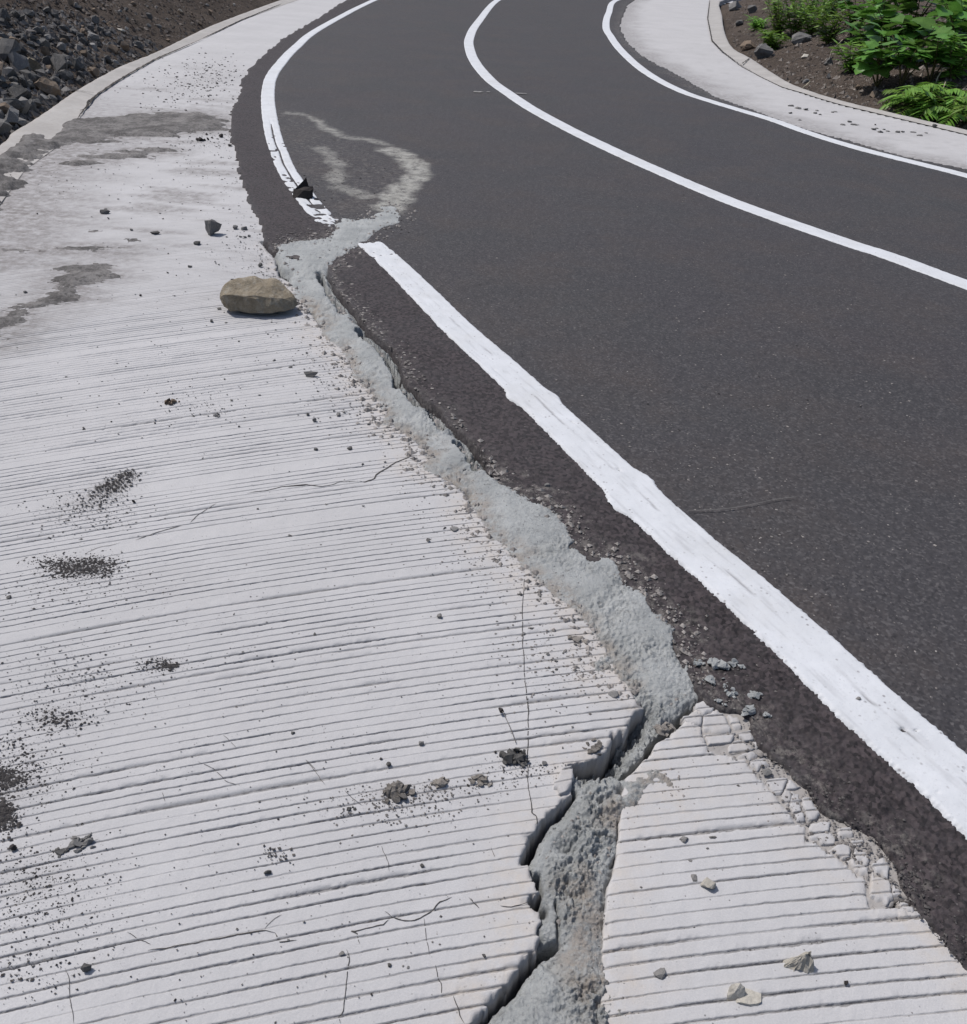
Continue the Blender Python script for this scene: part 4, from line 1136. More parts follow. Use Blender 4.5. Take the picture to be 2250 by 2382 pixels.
# tan boulder beside the mortar, modelled from its own outline
def tan_boulder():
    prof = [(-.185, -.01, .045), (-.18, .05, .075), (-.165, .0, .10), (-.12, .06, .118), (-.02, .08, .128), (.06, .085, .122), (.12, .05, .098), (.17, .0, .060), (.188, -.025, .032),
            (-.15, -.055, .082), (-.10, -.06, .085), (.0, -.075, .075), (.075, -.072, .082), (.13, -.05, .07), (-.165, -.03, .012), (-.13, -.065, .004), (-.04, -.085, .006), (.06, -.09, .010), (.13, -.075, .018),
            (.17, -.05, .022), (.16, .06, .02), (.05, .12, .02), (-.1, .11, .02), (-.17, .06, .02), (0, 0, -.012), (-.1, -.02, -.01), (.1, -.02, -.01)]
    bm = rock_bm(11, [Vector(p) for p in prof], sub=0, cuts=0)
    for k in range(3):
        bmesh.ops.subdivide_edges(bm, edges=bm.edges, cuts=1, use_grid_fill=True)
        bmesh.ops.triangulate(bm, faces=bm.faces)
        bm.normal_update()
        for v in bm.verts:
            n = mnoise.fractal(v.co * 16 + Vector((3.1, 0, 0)), 1.0, 2.0, 3)
            v.co += v.normal * (0.004, 0.006, 0.004)[k] * n
    bmesh.ops.smooth_vert(bm, verts=bm.verts, factor=0.12, use_axis_x=True, use_axis_y=True, use_axis_z=True)
    zmin = min(v.co.z for v in bm.verts)
    for v in bm.verts: v.co.z -= zmin
    me = bpy.data.meshes.new('boulder'); bm.to_mesh(me); bm.free()
    me.materials.append(M['tanrock'])
    return me
x, y = P(604, 722)
o = link('boulder', tan_boulder(), None, None, (x, y, -0.006))
o.scale = (1.0, 1.05, 1.02)
o.rotation_euler = (0, 0, rad(8))
tag(o, 'large flat tan boulder resting on the concrete beside the mortar seam', 'rock')

def special(seed, uv, wpx, mat, label, squash=(0.5, 0.42, 0.38), rz=0, sub=2, base=None, name='rock', cuts=4, n=15, pts=None, cat='rock', rough=0.08, sink=0.12):
    me = rock_mesh(name, seed=seed, n=n, sub=sub, rough=rough, squash=squash, cuts=cuts, pts=pts)
    return put_rock(name, me, uv, wpx, M[mat], label, cat, None, rad(rz), base=base, sink=sink)
def two_hull(name, pa, pb, seed):
    V, Fc = [], []
    for k, pts in enumerate((pa, pb)):
        bm = rock_bm(seed + k, pts, sub=2, rough=0.045, cuts=0)
        bm.verts.index_update(); off = len(V)
        V += [v.co[:] for v in bm.verts]; Fc += [[off + v.index for v in f.verts] for f in bm.faces]
        bm.free()
    return np_mesh(name, np.array(V), np.array(Fc), None, False)
AS = 0.008
special(21, (496, 546), 54, 'greyrock', 'grey angular fist-sized rock standing on the concrete behind the tan boulder', (0.5, 0.40, 0.40))
pk1 = [Vector(p) for p in [(-.48, -.1, .02), (-.3, -.3, 0), (.2, -.32, 0), (.48, -.2, .02), (.52, .0, .42), (.45, .1, .5), (.1, .1, .46), (-.25, -.05, .36), (-.45, .05, .3), (.1, -.28, .38), (.4, -.22, .38), (0, .3, 0), (.4, .25, 0), (-.4, .2, 0)]]
pk2 = [Vector(p) for p in [(-.45, .1, .1), (-.42, .05, .42), (-.1, .1, .68), (.16, .12, 1.0), (.2, .1, .9), (.28, .12, .55), (.3, .2, .2), (-.2, .28, .1), (0, .0, .4), (.1, .26, .5)]]
put_rock('asphalt_chunk', two_hull('asphalt_chunk', pk1, pk2, 23), (706, 462), 50, M['blackrock'], 'dark peaked chunk of broken asphalt sitting on the cracked edge line', 'asphalt chunk', None, 0, 0.05, 1.0, 1.0, AS)
special(24, (738, 470), 20, 'blackrock', 'small flat dark asphalt fragment beside the peaked chunk', (0.5, 0.3, 0.16), 0, 1, AS, 'asphalt_chunk', 2, cat='asphalt chunk')
special(31, (548, 533), 16, 'greyrock', 'left of two round grey stones near the asphalt edge', (0.5, 0.45, 0.42))
special(32, (568, 535), 18, 'greyrock', 'right of two round grey stones near the asphalt edge', (0.5, 0.45, 0.38), 40)
special(33, (362, 544), 27, 'darkrock', 'flat dark jagged stone left of the grey fist-sized rock', (0.5, 0.34, 0.2))
special(34, (244, 496), 29, 'darkrock', 'dark flat stone with two crumbs near the silt streak', (0.5, 0.36, 0.22))
special(35, (460, 568), 22, 'darkrock', 'small dark stone just below the grey fist-sized rock', (0.5, 0.4, 0.26), 20)
special(36, (60, 681), 12, 'greyrock', 'round grey stone above the silt tongue at far left', (0.5, 0.45, 0.4))
vs = [Vector(p) for p in [(-.5, .1, .38), (-.42, -.1, .25), (-.1, -.2, .0), (.1, -.15, .0), (.5, .1, .42), (.42, -.05, .22), (.0, .2, .05), (-.3, .2, .2), (.3, .2, .18), (-.15, 0, .16), (.15, 0, .14)]]
special(37, (723, 876), 34, 'greyrock', 'grey boat-shaped stone chip on the concrete below the tan boulder', (1, 1, 0.9), 0, 1, None, 'stone_chip', 0, pts=vs)
special(38, (732, 980), 14, 'greyrock', 'upright small grey stone left of the mortar seam', (0.5, 0.45, 0.5))
special(39, (1056, 1233), 26, 'greyrock', 'grey stone by the seam edge above the long hairline crack', (0.5, 0.4, 0.24))
special(40, (1274, 1136), 18, 'greyrock', 'small pale stone on the dark asphalt beside the seam', (0.5, 0.4, 0.3), 0, 1, AS)
special(41, (1648, 2060), 46, 'palerock', 'triangular pale stone on the broken slab, below the crumbling edge', (0.5, 0.40, 0.44), 10)
special(42, (1614, 2046), 23, 'greyrock', 'small grey stone left of the triangular pale stone', (0.5, 0.45, 0.35), 60)
special(43, (1533, 2266), 37, 'greyrock', 'rounded grey stone on the broken slab near the bottom', (0.5, 0.45, 0.34))
lb = [Vector(p) for p in [(-.5, -.12, .0), (-.5, -.08, .22), (-.45, .1, .5), (-.2, .14, .58), (-.02, .1, .42), (.25, .08, .26), (.48, .02, .2), (.5, -.15, .05), (.3, -.25, .0), (-.2, -.28, .0), (-.25, -.2, .24), (.1, -.22, .16), (.4, -.12, .17), (0, .25, 0), (.4, .2, 0), (-.4, .22, 0)]]
lb2 = [Vector(p) for p in [(-.5, -.16, 0), (-.52, -.1, .2), (-.46, .06, .52), (-.22, .1, .60), (-.06, .04, .50), (.0, -.05, .30), (-.1, -.2, .16), (-.1, -.24, 0), (-.4, .2, 0), (0, .2, 0), (-.36, -.12, .42)]]
lb1 = [Vector(p) for p in [(-.3, -.24, 0), (-.2, -.24, .2), (.1, -.26, .2), (.46, -.18, .2), (.52, -.1, .12), (.5, .1, .2), (.1, .16, .26), (-.3, .1, .2), (.3, -.3, 0), (.5, .15, 0), (-.2, .2, 0), (.2, .2, 0)]]
put_rock('rock', two_hull('rock', lb1, lb2, 44), (1730, 2318), 80, M['palerock'], 'stepped cream stone lying lowest on the broken slab', 'rock', None, rad(-4))
tb = [Vector(p) for p in [(-.5, -.15, .02), (-.2, -.28, .0), (.25, -.3, .0), (.46, -.2, .0), (.5, .0, .15), (.3, .1, .78), (.15, .05, .72), (.42, -.05, .5), (-.1, -.1, .35), (-.35, 0, .2), (.0, .25, .0), (.4, .2, .0), (-.35, .15, 0), (.05, -.2, .2)]]
special(45, (1851, 2246), 70, 'palerock', 'peaked cream stone standing on the broken slab', (1, 1, 1), 0, 3, None, 'rock', 2, pts=tb, rough=0.11)
special(46, (1966, 2290), 17, 'blackrock', 'small black upright lump right of the peaked cream stone', (0.4, 0.4, 0.62), 0, 1)
special(47, (2013, 2365), 8, 'blackrock', 'tiny black crumb at the bottom of the broken slab', (0.5, 0.5, 0.5), 0, 1)
special(48, (1428, 1618), 29, 'greyrock', 'grey stone on the ribs beside the mortar hollow', (0.5, 0.42, 0.3), -20)
special(49, (1590, 1956), 25, 'greyrock', 'rough grey stone on the broken slab below the mortar splash', (0.5, 0.42, 0.36))
special(50, (1657, 1950), 23, 'darkrock', 'thin dark stone sliver lying in a groove of the broken slab', (0.5, 0.2, 0.2), 8)
special(51, (1645, 1977), 11, 'greyrock', 'little round stone below the dark sliver', (0.5, 0.45, 0.4), 0, 1)
special(52, (1605, 2004), 12, 'greyrock', 'little grey stone above the triangular pale stone', (0.5, 0.45, 0.4), 0, 1)
special(53, (1491, 2067), 11, 'darkrock', 'dark pebble on the smooth band of the broken slab', (0.5, 0.45, 0.45), 0, 1)
special(54, (32, 1975), 24, 'blackrock', 'black cube-like lump at the left picture edge', (0.45, 0.42, 0.42), 20)
special(55, (203, 2255), 31, 'darkrock', 'dark angular stone alone on the lower left ribs', (0.5, 0.4, 0.46), -10)
special(56, (624, 2032), 21, 'darkrock', 'dark wedge-shaped pebble in the middle of the lower ribs', (0.5, 0.4, 0.32))
special(57, (980, 1731), 16, 'greyrock', 'smooth round grey pebble above the pale clod trail', (0.5, 0.45, 0.45))
special(58, (1267, 1777), 17, 'greyrock', 'grey pebble just right of the crumbly dark clod', (0.5, 0.42, 0.35))
special(59, (1991, 1637), 15, 'greyrock', 'small grey stone on the white edge line', (0.5, 0.42, 0.35), 0, 1, 0.016)
special(60, (1782, 1799), 34, 'greyrock', 'flat grey stone wedged among the broken concrete pieces', (0.5, 0.36, 0.2), 15, 2, 0.0)
special(61, (1850, 1812), 18, 'darkrock', 'dark stone at the asphalt edge beside the broken pieces', (0.5, 0.36, 0.3), 15, 1, 0.0)
special(62, (1080, 1095), 13, 'greyrock', 'small stone where a short crack meets the seam', (0.5, 0.36, 0.3), 15, 1)

# crumbly clods: small lumps pressed together
def clod(name, uv, wpx, hpx, mat, label, seed, nlump=16, height=0.3, rz=0.0, fat=1.0):
    rnd = random.Random(seed)
    x, y = P(*uv)
    s = wpx * gscale(y)
    dpt = s * hpx / wpx * 1.6
    V, Fc = [], []
    for k in range(nlump):
        a, r = rnd.uniform(0, 6.28), rnd.random() ** 0.6
        cx, cy = math.cos(a) * r * s * 0.44, math.sin(a) * r * dpt * 0.42
        q = fat * s * rnd.uniform(0.11, 0.26) * (1.15 - 0.6 * r)
        bm = rock_bm(seed * 31 + k, n=10, sub=1, rough=0.16, squash=(q, q * 0.9, q * height * 3), cuts=1)
        off = len(V)
        for v in bm.verts: V.append((v.co.x + cx, v.co.y + cy, v.co.z - q * 0.15))
        bm.verts.index_update()
        for f in bm.faces: Fc.append([off + v.index for v in f.verts])
        bm.free()
    me = np_mesh(name, np.array(V), np.array(Fc), None, False)
    o = link(name, me, M[mat], None, (x, y, -0.001))
    o.rotation_euler = (0, 0, rz)
    return tag(o, label, 'clod')
clod('mortar_clod', (1197, 1765), 78, 36, 'darkrock', 'crumbly dark clod sitting on the long hairline crack', 61, 24, 0.34)
clod('mortar_clod', (1118, 1818), 62, 24, 'clod', 'flat tan clod at the right end of the crumb trail', 62, 16, 0.2)
clod('mortar_clod', (925, 1848), 84, 36, 'clod', 'rough tan clod at the middle of the crumb trail', 63, 26, 0.3, rad(14))
clod('mortar_clod', (1025, 1822), 60, 16, 'clod', 'thin row of tan crumbs between two larger clods', 64, 14, 0.22, rad(12))
clod('mortar_clod', (818, 1886), 34, 14, 'darkrock', 'small dark clod at the left end of the crumb trail', 65, 10, 0.3)
clod('mortar_clod', (192, 1962), 66, 34, 'greyrock', 'flat grey clod on the left ribs with dark crumbs around it', 66, 18, 0.24, rad(12))
clod('mortar_clod', (140, 1984), 44, 18, 'darkrock', 'small dark crumb heap touching the flat grey clod', 67, 12, 0.24, rad(12))
clod('mortar_clod', (401, 937), 42, 13, 'brownrock', 'thin dark brown clod lying on the upper ribs', 68, 12, 0.3, rad(18))
clod('mortar_clod', (507, 966), 26, 14, 'greyrock', 'little crumbly clod right of the thin brown one', 69, 8, 0.3)
clod('mortar_clod', (1380, 1738), 54, 36, 'clod', 'tan crumbly clod at the upper lip of the mortar hollow', 70, 16, 0.22)
clod('mortar_clod', (1340, 1492), 54, 26, 'clod', 'brownish clod left of the seam in the middle', 71, 16, 0.25)
clod('mortar_clod', (1545, 1700), 70, 26, 'clod', 'crumbs of mortar on the broken slab beside the upper crack', 72, 16, 0.24, rad(10))
# grey mortar lumps thrown onto the asphalt
LUMPS = [((150, 128), 118, 50, 'largest of the pale mortar lumps on the asphalt'), ((250, 125), 92, 46, 'oval mortar lump at the right end of the upper lump row'), ((50, 112), 66, 46, 'mortar lump nearest the tip of the seam'), ((112, 205), 84, 46, 'mortar lump beside the dark hole in the asphalt'),
         ((182, 215), 44, 70, 'narrow upright mortar lump in the middle of the scatter'), ((230, 270), 82, 46, 'mortar lump below the narrow upright one'), ((350, 284), 84, 52, 'round mortar lump lying farthest right on the asphalt'), ((318, 365), 100, 76, 'broad mortar lump above the crumbling slab corner'),
         ((405, 384), 54, 26, 'small pale mortar chip right of the broad lump'), ((155, 312), 42, 28, 'small mortar lump above the cream broken pieces'), ((190, 330), 30, 20, 'tiny mortar lump above the cream broken pieces')]
for k, (p, w, hh, lab) in enumerate(LUMPS):
    uv = c9([p])[0]
    x, y = P(*uv)
    s = w / 2.2523 * gscale(y)
    o = clod('mortar_lump', uv, w / 2.2523, hh / 2.2523, 'clod', lab, 80 + k, 9, 0.2, 0.0, 1.55)
    o.data.materials.clear(); o.data.materials.append(M['mortar'])
    o.location.z = 0.011
    o['category'] = 'mortar lump'

# dry stalk standing up out of the ribs
def tube(name, pts, r0, r1, mat, parent=None, sides=6):
    V, Fc = [], []
    n = len(pts)
    for k, p in enumerate(pts):
        p = Vector(p)
        d = (Vector(pts[min(k + 1, n - 1)]) - Vector(pts[max(k - 1, 0)])).normalized()
        a = d.orthogonal().normalized(); b = d.cross(a)
        r = r0 + (r1 - r0) * k / (n - 1)
        for j in range(sides):
            t = 2 * math.pi * j / sides
            V.append(p + a * (math.cos(t) * r) + b * (math.sin(t) * r))
    for k in range(n - 1):
        for j in range(sides):
            Fc.append([k * sides + j, k * sides + (j + 1) % sides, (k + 1) * sides + (j + 1) % sides, (k + 1) * sides + j])
    me = np_mesh(name, np.array(V), np.array(Fc))
    return link(name, me, mat, parent)
tw = bpy.data.objects.new('dry_stalk', None); col.objects.link(tw)
a0, a1 = P(1200, 1730), P(1166, 1660)
tw.location = (a0[0], a0[1], 0)
tag(tw, 'thin dry stalk with a dark seed head lying on the ribs beside the hairline crack', 'stalk')
dx, dy_ = a1[0] - a0[0], a1[1] - a0[1]
tube('stem', [(dx * t, dy_ * t, 0.004 + 0.012 * math.sin(t * 2.2)) for t in (0, .2, .4, .6, .8, 1)], 0.0011, 0.0009, M['twig'], tw)
me = rock_mesh('seed_head', seed=91, n=14, sub=1, rough=0.15, squash=(0.008, 0.012, 0.007), cuts=1); me.materials.append(M['blackrock'])
sh = link('seed_head', me, None, tw, (dx, dy_, 0.008)); sh.rotation_euler = (0, 0, 0.5)

ORD = ['closest', 'second closest', 'third closest', 'fourth closest', 'fifth closest', 'sixth closest', 'seventh closest', 'eighth closest', 'ninth closest']
def rank_labels(items, marks, noun):
    """items: (object, u, v, look); gives each its look, side and rank beside the nearest landmark"""
    cell = {}
    for o_, u, v, look in items:
        mu, mv, mn = min(marks, key=lambda q: (q[0] - u) ** 2 + (1.6 * (q[1] - v)) ** 2)
        du, dv = u - mu, 1.6 * (v - mv)
        side = ('right of' if du > 0 else 'left of') if abs(du) > abs(dv) else ('below' if dv > 0 else 'above')
        cell.setdefault((look, side, mn), []).append((du * du + dv * dv, o_))
    for (look, side, mn), lst in cell.items():
        lst.sort(key=lambda q: q[0])
        for k, (_, o_) in enumerate(lst):
            r = ORD[k] if k < len(ORD) else 'outlying'
            o_['label'] = (('%s %s %s ' % (r, look, noun)) if len(lst) > 1 else 'lone %s %s ' % (look, noun)) + side + ' the ' + mn
MARKS = [(604, 700, 'tan boulder'), (496, 545, 'grey fist-sized rock'), (401, 937, 'thin brown clod'), (723, 876, 'boat-shaped chip'), (732, 980, 'upright small stone'), (268, 1120, 'upper asphalt crumb patch'), (190, 1320, 'oval asphalt crumb patch'), (385, 1548, 'small crumb patch'),
         (20, 1850, 'crumb patch at the left edge'), (192, 1962, 'flat grey clod'), (203, 2255, 'lone dark angular stone'), (624, 2032, 'dark wedge-shaped pebble'), (925, 1848, 'rough tan clod'), (1197, 1765, 'crumbly dark clod'), (980, 1731, 'smooth round pebble'), (1056, 1233, 'grey stone by the seam'), (1340, 1492, 'brownish clod'),
         (1428, 1618, 'stone beside the mortar hollow'), (1218, 1500, 'long hairline crack'), (870, 1110, 'short crack meeting the seam'), (180, 640, 'silt tongue'), (244, 496, 'dark stone with crumbs'), (1000, 2120, 'curved crack at the bottom'), (500, 2160, 'long groove crack at bottom left'), (620, 1250, 'middle of the ribs')]
# loose pebbles that can be told apart but look alike
rnd = random.Random(77)
def on_slab(u, v):
    x, y = P(u, v)
    xa, ya = np.array([x]), np.array([y])
    return sdf(xa, ya, POLY_LEFT)[0] > 0.02 and sdf(xa, ya, MORTAR)[0] < -0.01 and sdf(xa, ya, POLY_ROAD)[0] < -0.03
cands = []
while len(cands) < 170:
    if rnd.random() < 0.45:
        t = rnd.random(); i = rnd.randrange(len(SLAB_EDGE) - 26)
        q = SLAB_EDGE[i]
        uv = None
        # near the seam
        v = rnd.uniform(600, 1620); u = np.interp(v, [600, 800, 1000, 1200, 1400, 1620], [640, 760, 900, 1090, 1280, 1440]) - abs(rnd.gauss(0, 110)) - 8
    else:
        v = 1191 + 1191 * rnd.uniform(-0.74, 1.0); u = rnd.uniform(0, 1500)
    if on_slab(u, v): cands.append((u, v))
peb = []
for u, v in cands:
    wpx = min(18, max(6, rnd.lognormvariate(2.05, 0.38)))
    near = v > 1150
    seam = abs(u - np.interp(v, [600, 800, 1000, 1200, 1400, 1620, 2382], [640, 760, 900, 1090, 1280, 1440, 1200])) < 170
    if near and seam: lab, grp = 'small grey pebble on the ribs close to the lower mortar seam', 'pebbles by the lower seam'
    elif near: lab, grp = 'small pebble scattered on the lower ribbed concrete', 'pebbles on the lower ribs'
    elif seam: lab, grp = 'small pebble scattered along the upper mortar seam', 'pebbles by the upper seam'
    else: lab, grp = 'small pebble scattered on the upper concrete shoulder', 'pebbles on the upper shoulder'
    mk = rnd.choice(['darkrock', 'greyrock', 'greyrock', 'blackrock' if not seam else 'greyrock'])
    o_ = put_rock('pebble', rnd.choice(PROTO_S), (u, v), wpx, M[mk], lab, 'pebble', grp, rnd.uniform(0, 6.28), 0.15, rnd.uniform(0.7, 1.1))
    peb.append((o_, u, v, {'darkrock': 'dark grey', 'greyrock': 'grey', 'blackrock': 'black'}[mk]))
rank_labels(peb, MARKS, 'pebble')
# cluster of dark stones at the far silt, and crumbs on the right shoulder
for k, p in enumerate([(1205, 785), (1190, 820), (1215, 815), (1235, 805), (1170, 820), (1290, 800), (1340, 850), (1150, 1418 - 600)]):
    put_rock('pebble', PROTO_S[k % 10], c1([p])[0], rnd.uniform(9, 17), M['blackrock'], 'black stone in the small cluster below the silt wash', 'pebble', 'black stones below the silt wash', rnd.uniform(0, 6), 0.1)
for k, p in enumerate([(1400, 1380), (1428, 1384), (1452, 1380)]):
    put_rock('pebble', PROTO_S[k], c1([p])[0], 9, M['greyrock'], 'grey pebble in the row of three below the two round stones', 'pebble', 'row of three pebbles', rnd.uniform(0, 6), 0.1)
for k, p in enumerate([(850, 618), (890, 632), (935, 640), (1000, 645), (1020, 668), (1090, 655), (1110, 652), (990, 660), (1190, 712), (1215, 728), (1240, 728), (1150, 728), (1330, 755), (1350, 748), (1370, 770), (1390, 755), (1415, 765), (1470, 770), (1500, 770), (1560, 772), (1600, 790), (1635, 775), (845, 660), (900, 700)]):
    put_rock('crumb', PROTO_S[k % 10], c3([p])[0], rnd.uniform(8, 20), M['greyrock'], 'flat grey crumb on the concrete strip inside the bend', 'crumb', 'crumbs on the inner strip', rnd.uniform(-0.4, 0.4), 0.1, 0.45)
put_rock('rock', PROTO[3], c3([(1685, 742)])[0], 13, M['greyrock'], 'grey stone at the outer edge of the inner concrete strip', 'rock', None, 0, 0.1)
put_rock('rock', PROTO_S[3], c3([(1340, 728)])[0], 8, M['blackrock'], 'black stone among the crumbs on the inner strip', 'rock', None, 0, 0.1)

# ------------------------------------------------------------------ fine grit nobody could count
def grit_cloud(name, spots, label, seed, zf):
    rg = np.random.default_rng(seed)
    XY, S, T = [], [], []
    for (u, v, su, sv, n, smin, smax, t0, t1, sk) in spots:
        a = rg.normal(0, su, n) if su < 1e4 else rg.uniform(-1, 1, n)
        b = rg.normal(0, sv, n)
        for k in range(n):
            uu, vv = u + a[k] + sk * b[k], v + b[k]
            if vv < 20: continue
            x, y = P(uu, vv)
            XY.append((x, y)); S.append(smin * 0.7 + (smax * 1.15 - smin * 0.7) * rg.random() ** 2.2); T.append(rg.uniform(t0, t1))
    XY = np.array(XY); S = np.array(S); T = np.array(T)
    ok = zf(XY[:, 0], XY[:, 1])
    XY, S, T = XY[ok], S[ok], T[ok]
    n = len(S)
    base = np.array([(1, 0, 0), (0, 1, 0), (-1, 0, 0), (0, -1, 0), (0, 0, 0.75), (0, 0, -0.5)], float)
    fc = np.array([(0, 1, 4), (1, 2, 4), (2, 3, 4), (3, 0, 4), (1, 0, 5), (2, 1, 5), (3, 2, 5), (0, 3, 5)])
    V = base[None] * (1 + rg.uniform(-0.45, 0.45, (n, 6, 3)))
    an = rg.uniform(0, 6.28, n)
    c_, s_ = np.cos(an)[:, None], np.sin(an)[:, None]
    Vx = V[..., 0] * c_ - V[..., 1] * s_; Vy = V[..., 0] * s_ + V[..., 1] * c_
    V = np.stack([Vx, Vy * 0.9, V[..., 2] * 0.5], 2) * S[:, None, None] / 2
    V[..., 0] += XY[:, 0:1]; V[..., 1] += XY[:, 1:2]
    V[..., 2] += 0.0006 + 0.1 * S[:, None]
    FF = (fc[None] + (np.arange(n) * 6)[:, None, None]).reshape(-1, 3)
    me = np_mesh(name, V.reshape(-1, 3), FF, dict(tone=np.repeat(T, 6)), False)
    return tag(link(name, me, M['grit']), label, 'grit', None, 'stuff')
def ok_slab(x, y):
    return (sdf(x, y, POLY_LEFT) > 0.01) & (sdf(x, y, POLY_ROAD) < 0.0)
D0, D1 = 0.0, 0.16
spots = [(150, 1322, 26, 11, 420, .003, .009, D0, D1, 0), (215, 1318, 34, 13, 800, .003, .009, D0, D1, 0), (110, 1310, 24, 8, 160, .003, .008, D0, D1, 0), (170, 1372, 120, 30, 330, .002, .006, D0, .25, 0),
         (295, 1106, 14, 5, 120, .004, .009, D0, D1, 0), (262, 1128, 20, 12, 380, .004, .010, D0, D1, -1.4), (225, 1158, 30, 12, 230, .003, .008, D0, .2, -1.2), (200, 1195, 70, 24, 330, .003, .007, D0, .25, 0),
         (372, 1548, 26, 9, 130, .003, .008, D0, D1, 0), (402, 1549, 9, 3, 60, .004, .009, D0, D1, 0), (190, 1580, 90, 45, 420, .002, .006, D0, .2, 0), (130, 1672, 45, 16, 240, .003, .008, D0, D1, 0),
         (20, 1790, 70, 40, 700, .002, .007, D0, D1, 0), (5, 1812, 26, 12, 520, .003, .008, D0, D1, 0), (5, 1895, 16, 20, 560, .003, .009, D0, D1, 0), (60, 2040, 90, 50, 420, .002, .006, D0, .2, 0), (70, 2130, 110, 60, 260, .002, .005, D0, .2, 0), (40, 2260, 60, 30, 90, .002, .006, D0, .2, 0),
         (640, 1990, 22, 12, 50, .003, .007, .05, .3, 0), (930, 1875, 90, 22, 420, .002, .006, .15, .6, -0.6), (1000, 1840, 110, 14, 260, .002, .006, .2, .7, -4), (1210, 1790, 50, 16, 220, .002, .005, .05, .4, 0), (1290, 1540, 70, 60, 420, .0025, .007, .3, .8, 0.3),
         (480, 180, 50, 26, 420, .01, .035, D0, .25, -0.8), (430, 210, 80, 30, 240, .01, .03, D0, .3, 0), (480, 330, 70, 22, 260, .006, .02, D0, .3, 0), (560, 300, 30, 40, 160, .008, .02, D0, .3, 0), (540, 420, 50, 50, 260, .005, .016, D0, .35, 0), (300, 400, 180, 60, 420, .004, .014, D0, .4, 0), (580, 560, 40, 40, 260, .004, .012, D0, .4, 0.5),
         (620, 650, 40, 40, 260, .003, .010, .1, .6, 1), (720, 800, 60, 60, 420, .003, .009, .2, .7, .8), (820, 950, 60, 60, 420, .003, .008, .2, .7, .8), (960, 1120, 60, 60, 420, .003, .007, .2, .7, .8), (1120, 1300, 60, 60, 420, .002, .007, .25, .75, .8),
         (460, 940, 60, 24, 160, .003, .008, D0, .3, 0), (350, 700, 240, 90, 230, .003, .009, .1, .6, 0), (350, 900, 260, 110, 230, .003, .008, D0, .35, 0), (500, 1200, 330, 140, 230, .002, .006, .1, .6, 0), (600, 1500, 380, 150, 230, .0015, .005, .1, .6, 0), (600, 1850, 380, 170, 230, .0015, .005, .1, .6, 0), (600, 2180, 400, 140, 230, .0015, .0045, .1, .6, 0)]
spots += [(u, v, a * 1.25, b * 1.25, int(n * 1.6), .0009, .0028, t0, t1 + .1, k) for (u, v, a, b, n, s0, s1, t0, t1, k) in spots[:18]]
grit_cloud('grit', spots, 'dark grit and asphalt crumbs strewn in patches over the ribbed concrete', 5, ok_slab)
spots = [(1600, 1850, 90, 60, 160, .002, .006, .1, .5, 0), (1700, 2150, 170, 110, 260, .0018, .005, .05, .4, 0), (1440, 2230, 30, 90, 160, .002, .006, .2, .6, 0), (1560, 1800, 40, 30, 140, .002, .006, .3, .7, 0), (1850, 1870, 60, 70, 320, .003, .009, .2, .9, 1), (1790, 1760, 30, 30, 200, .003, .010, .1, .9, 1), (1990, 1960, 50, 40, 300, .003, .009, .2, .9, 1), (2110, 2080, 40, 60, 300, .002, .008, .1, .9, .8)]
grit_cloud('grit', spots, 'fine crumbs over the broken slab and its crumbling edge', 6, lambda x, y: (sdf(x, y, POLY_SLAB2, 0.3) > -0.02) | (sdf(x, y, POLY_STRIP, 0.3) > -0.02))
spots = [(800, 420, 60, 50, 420, .006, .018, D0, .3, 0), (930, 500, 30, 30, 160, .005, .015, D0, .2, 0), (1010, 620, 60, 60, 60, .005, .012, D0, .3, 0), (700, 560, 40, 20, 260, .006, .016, .1, .6, 0),
         (1000, 1000, 30, 60, 520, .004, .016, .3, 1.0, .9), (880, 800, 26, 60, 520, .004, .018, .3, 1.0, .9), (1110, 1090, 26, 40, 300, .004, .014, .3, 1.0, .9), (790, 680, 22, 30, 220, .005, .018, .3, 1.0, .9), (1250, 1200, 60, 60, 140, .003, .008, .2, .7, .9), (1480, 1420, 50, 60, 160, .003, .008, .2, .7, .9), (1680, 1620, 60, 40, 360, .002, .008, .2, .8, .5),
         (1900, 1860, 60, 60, 420, .003, .008, 0, .35, .9), (2080, 2040, 60, 60, 420, .003, .008, 0, .35, .9), (2200, 2200, 50, 50, 320, .003, .008, 0, .3, .9)]
g = grit_cloud('grit', spots, 'loose crumbs on the asphalt verge between the seam and the edge line', 7, lambda x, y: sdf(x, y, POLY_ROAD) > 0.0)
g.location.z = 0.009

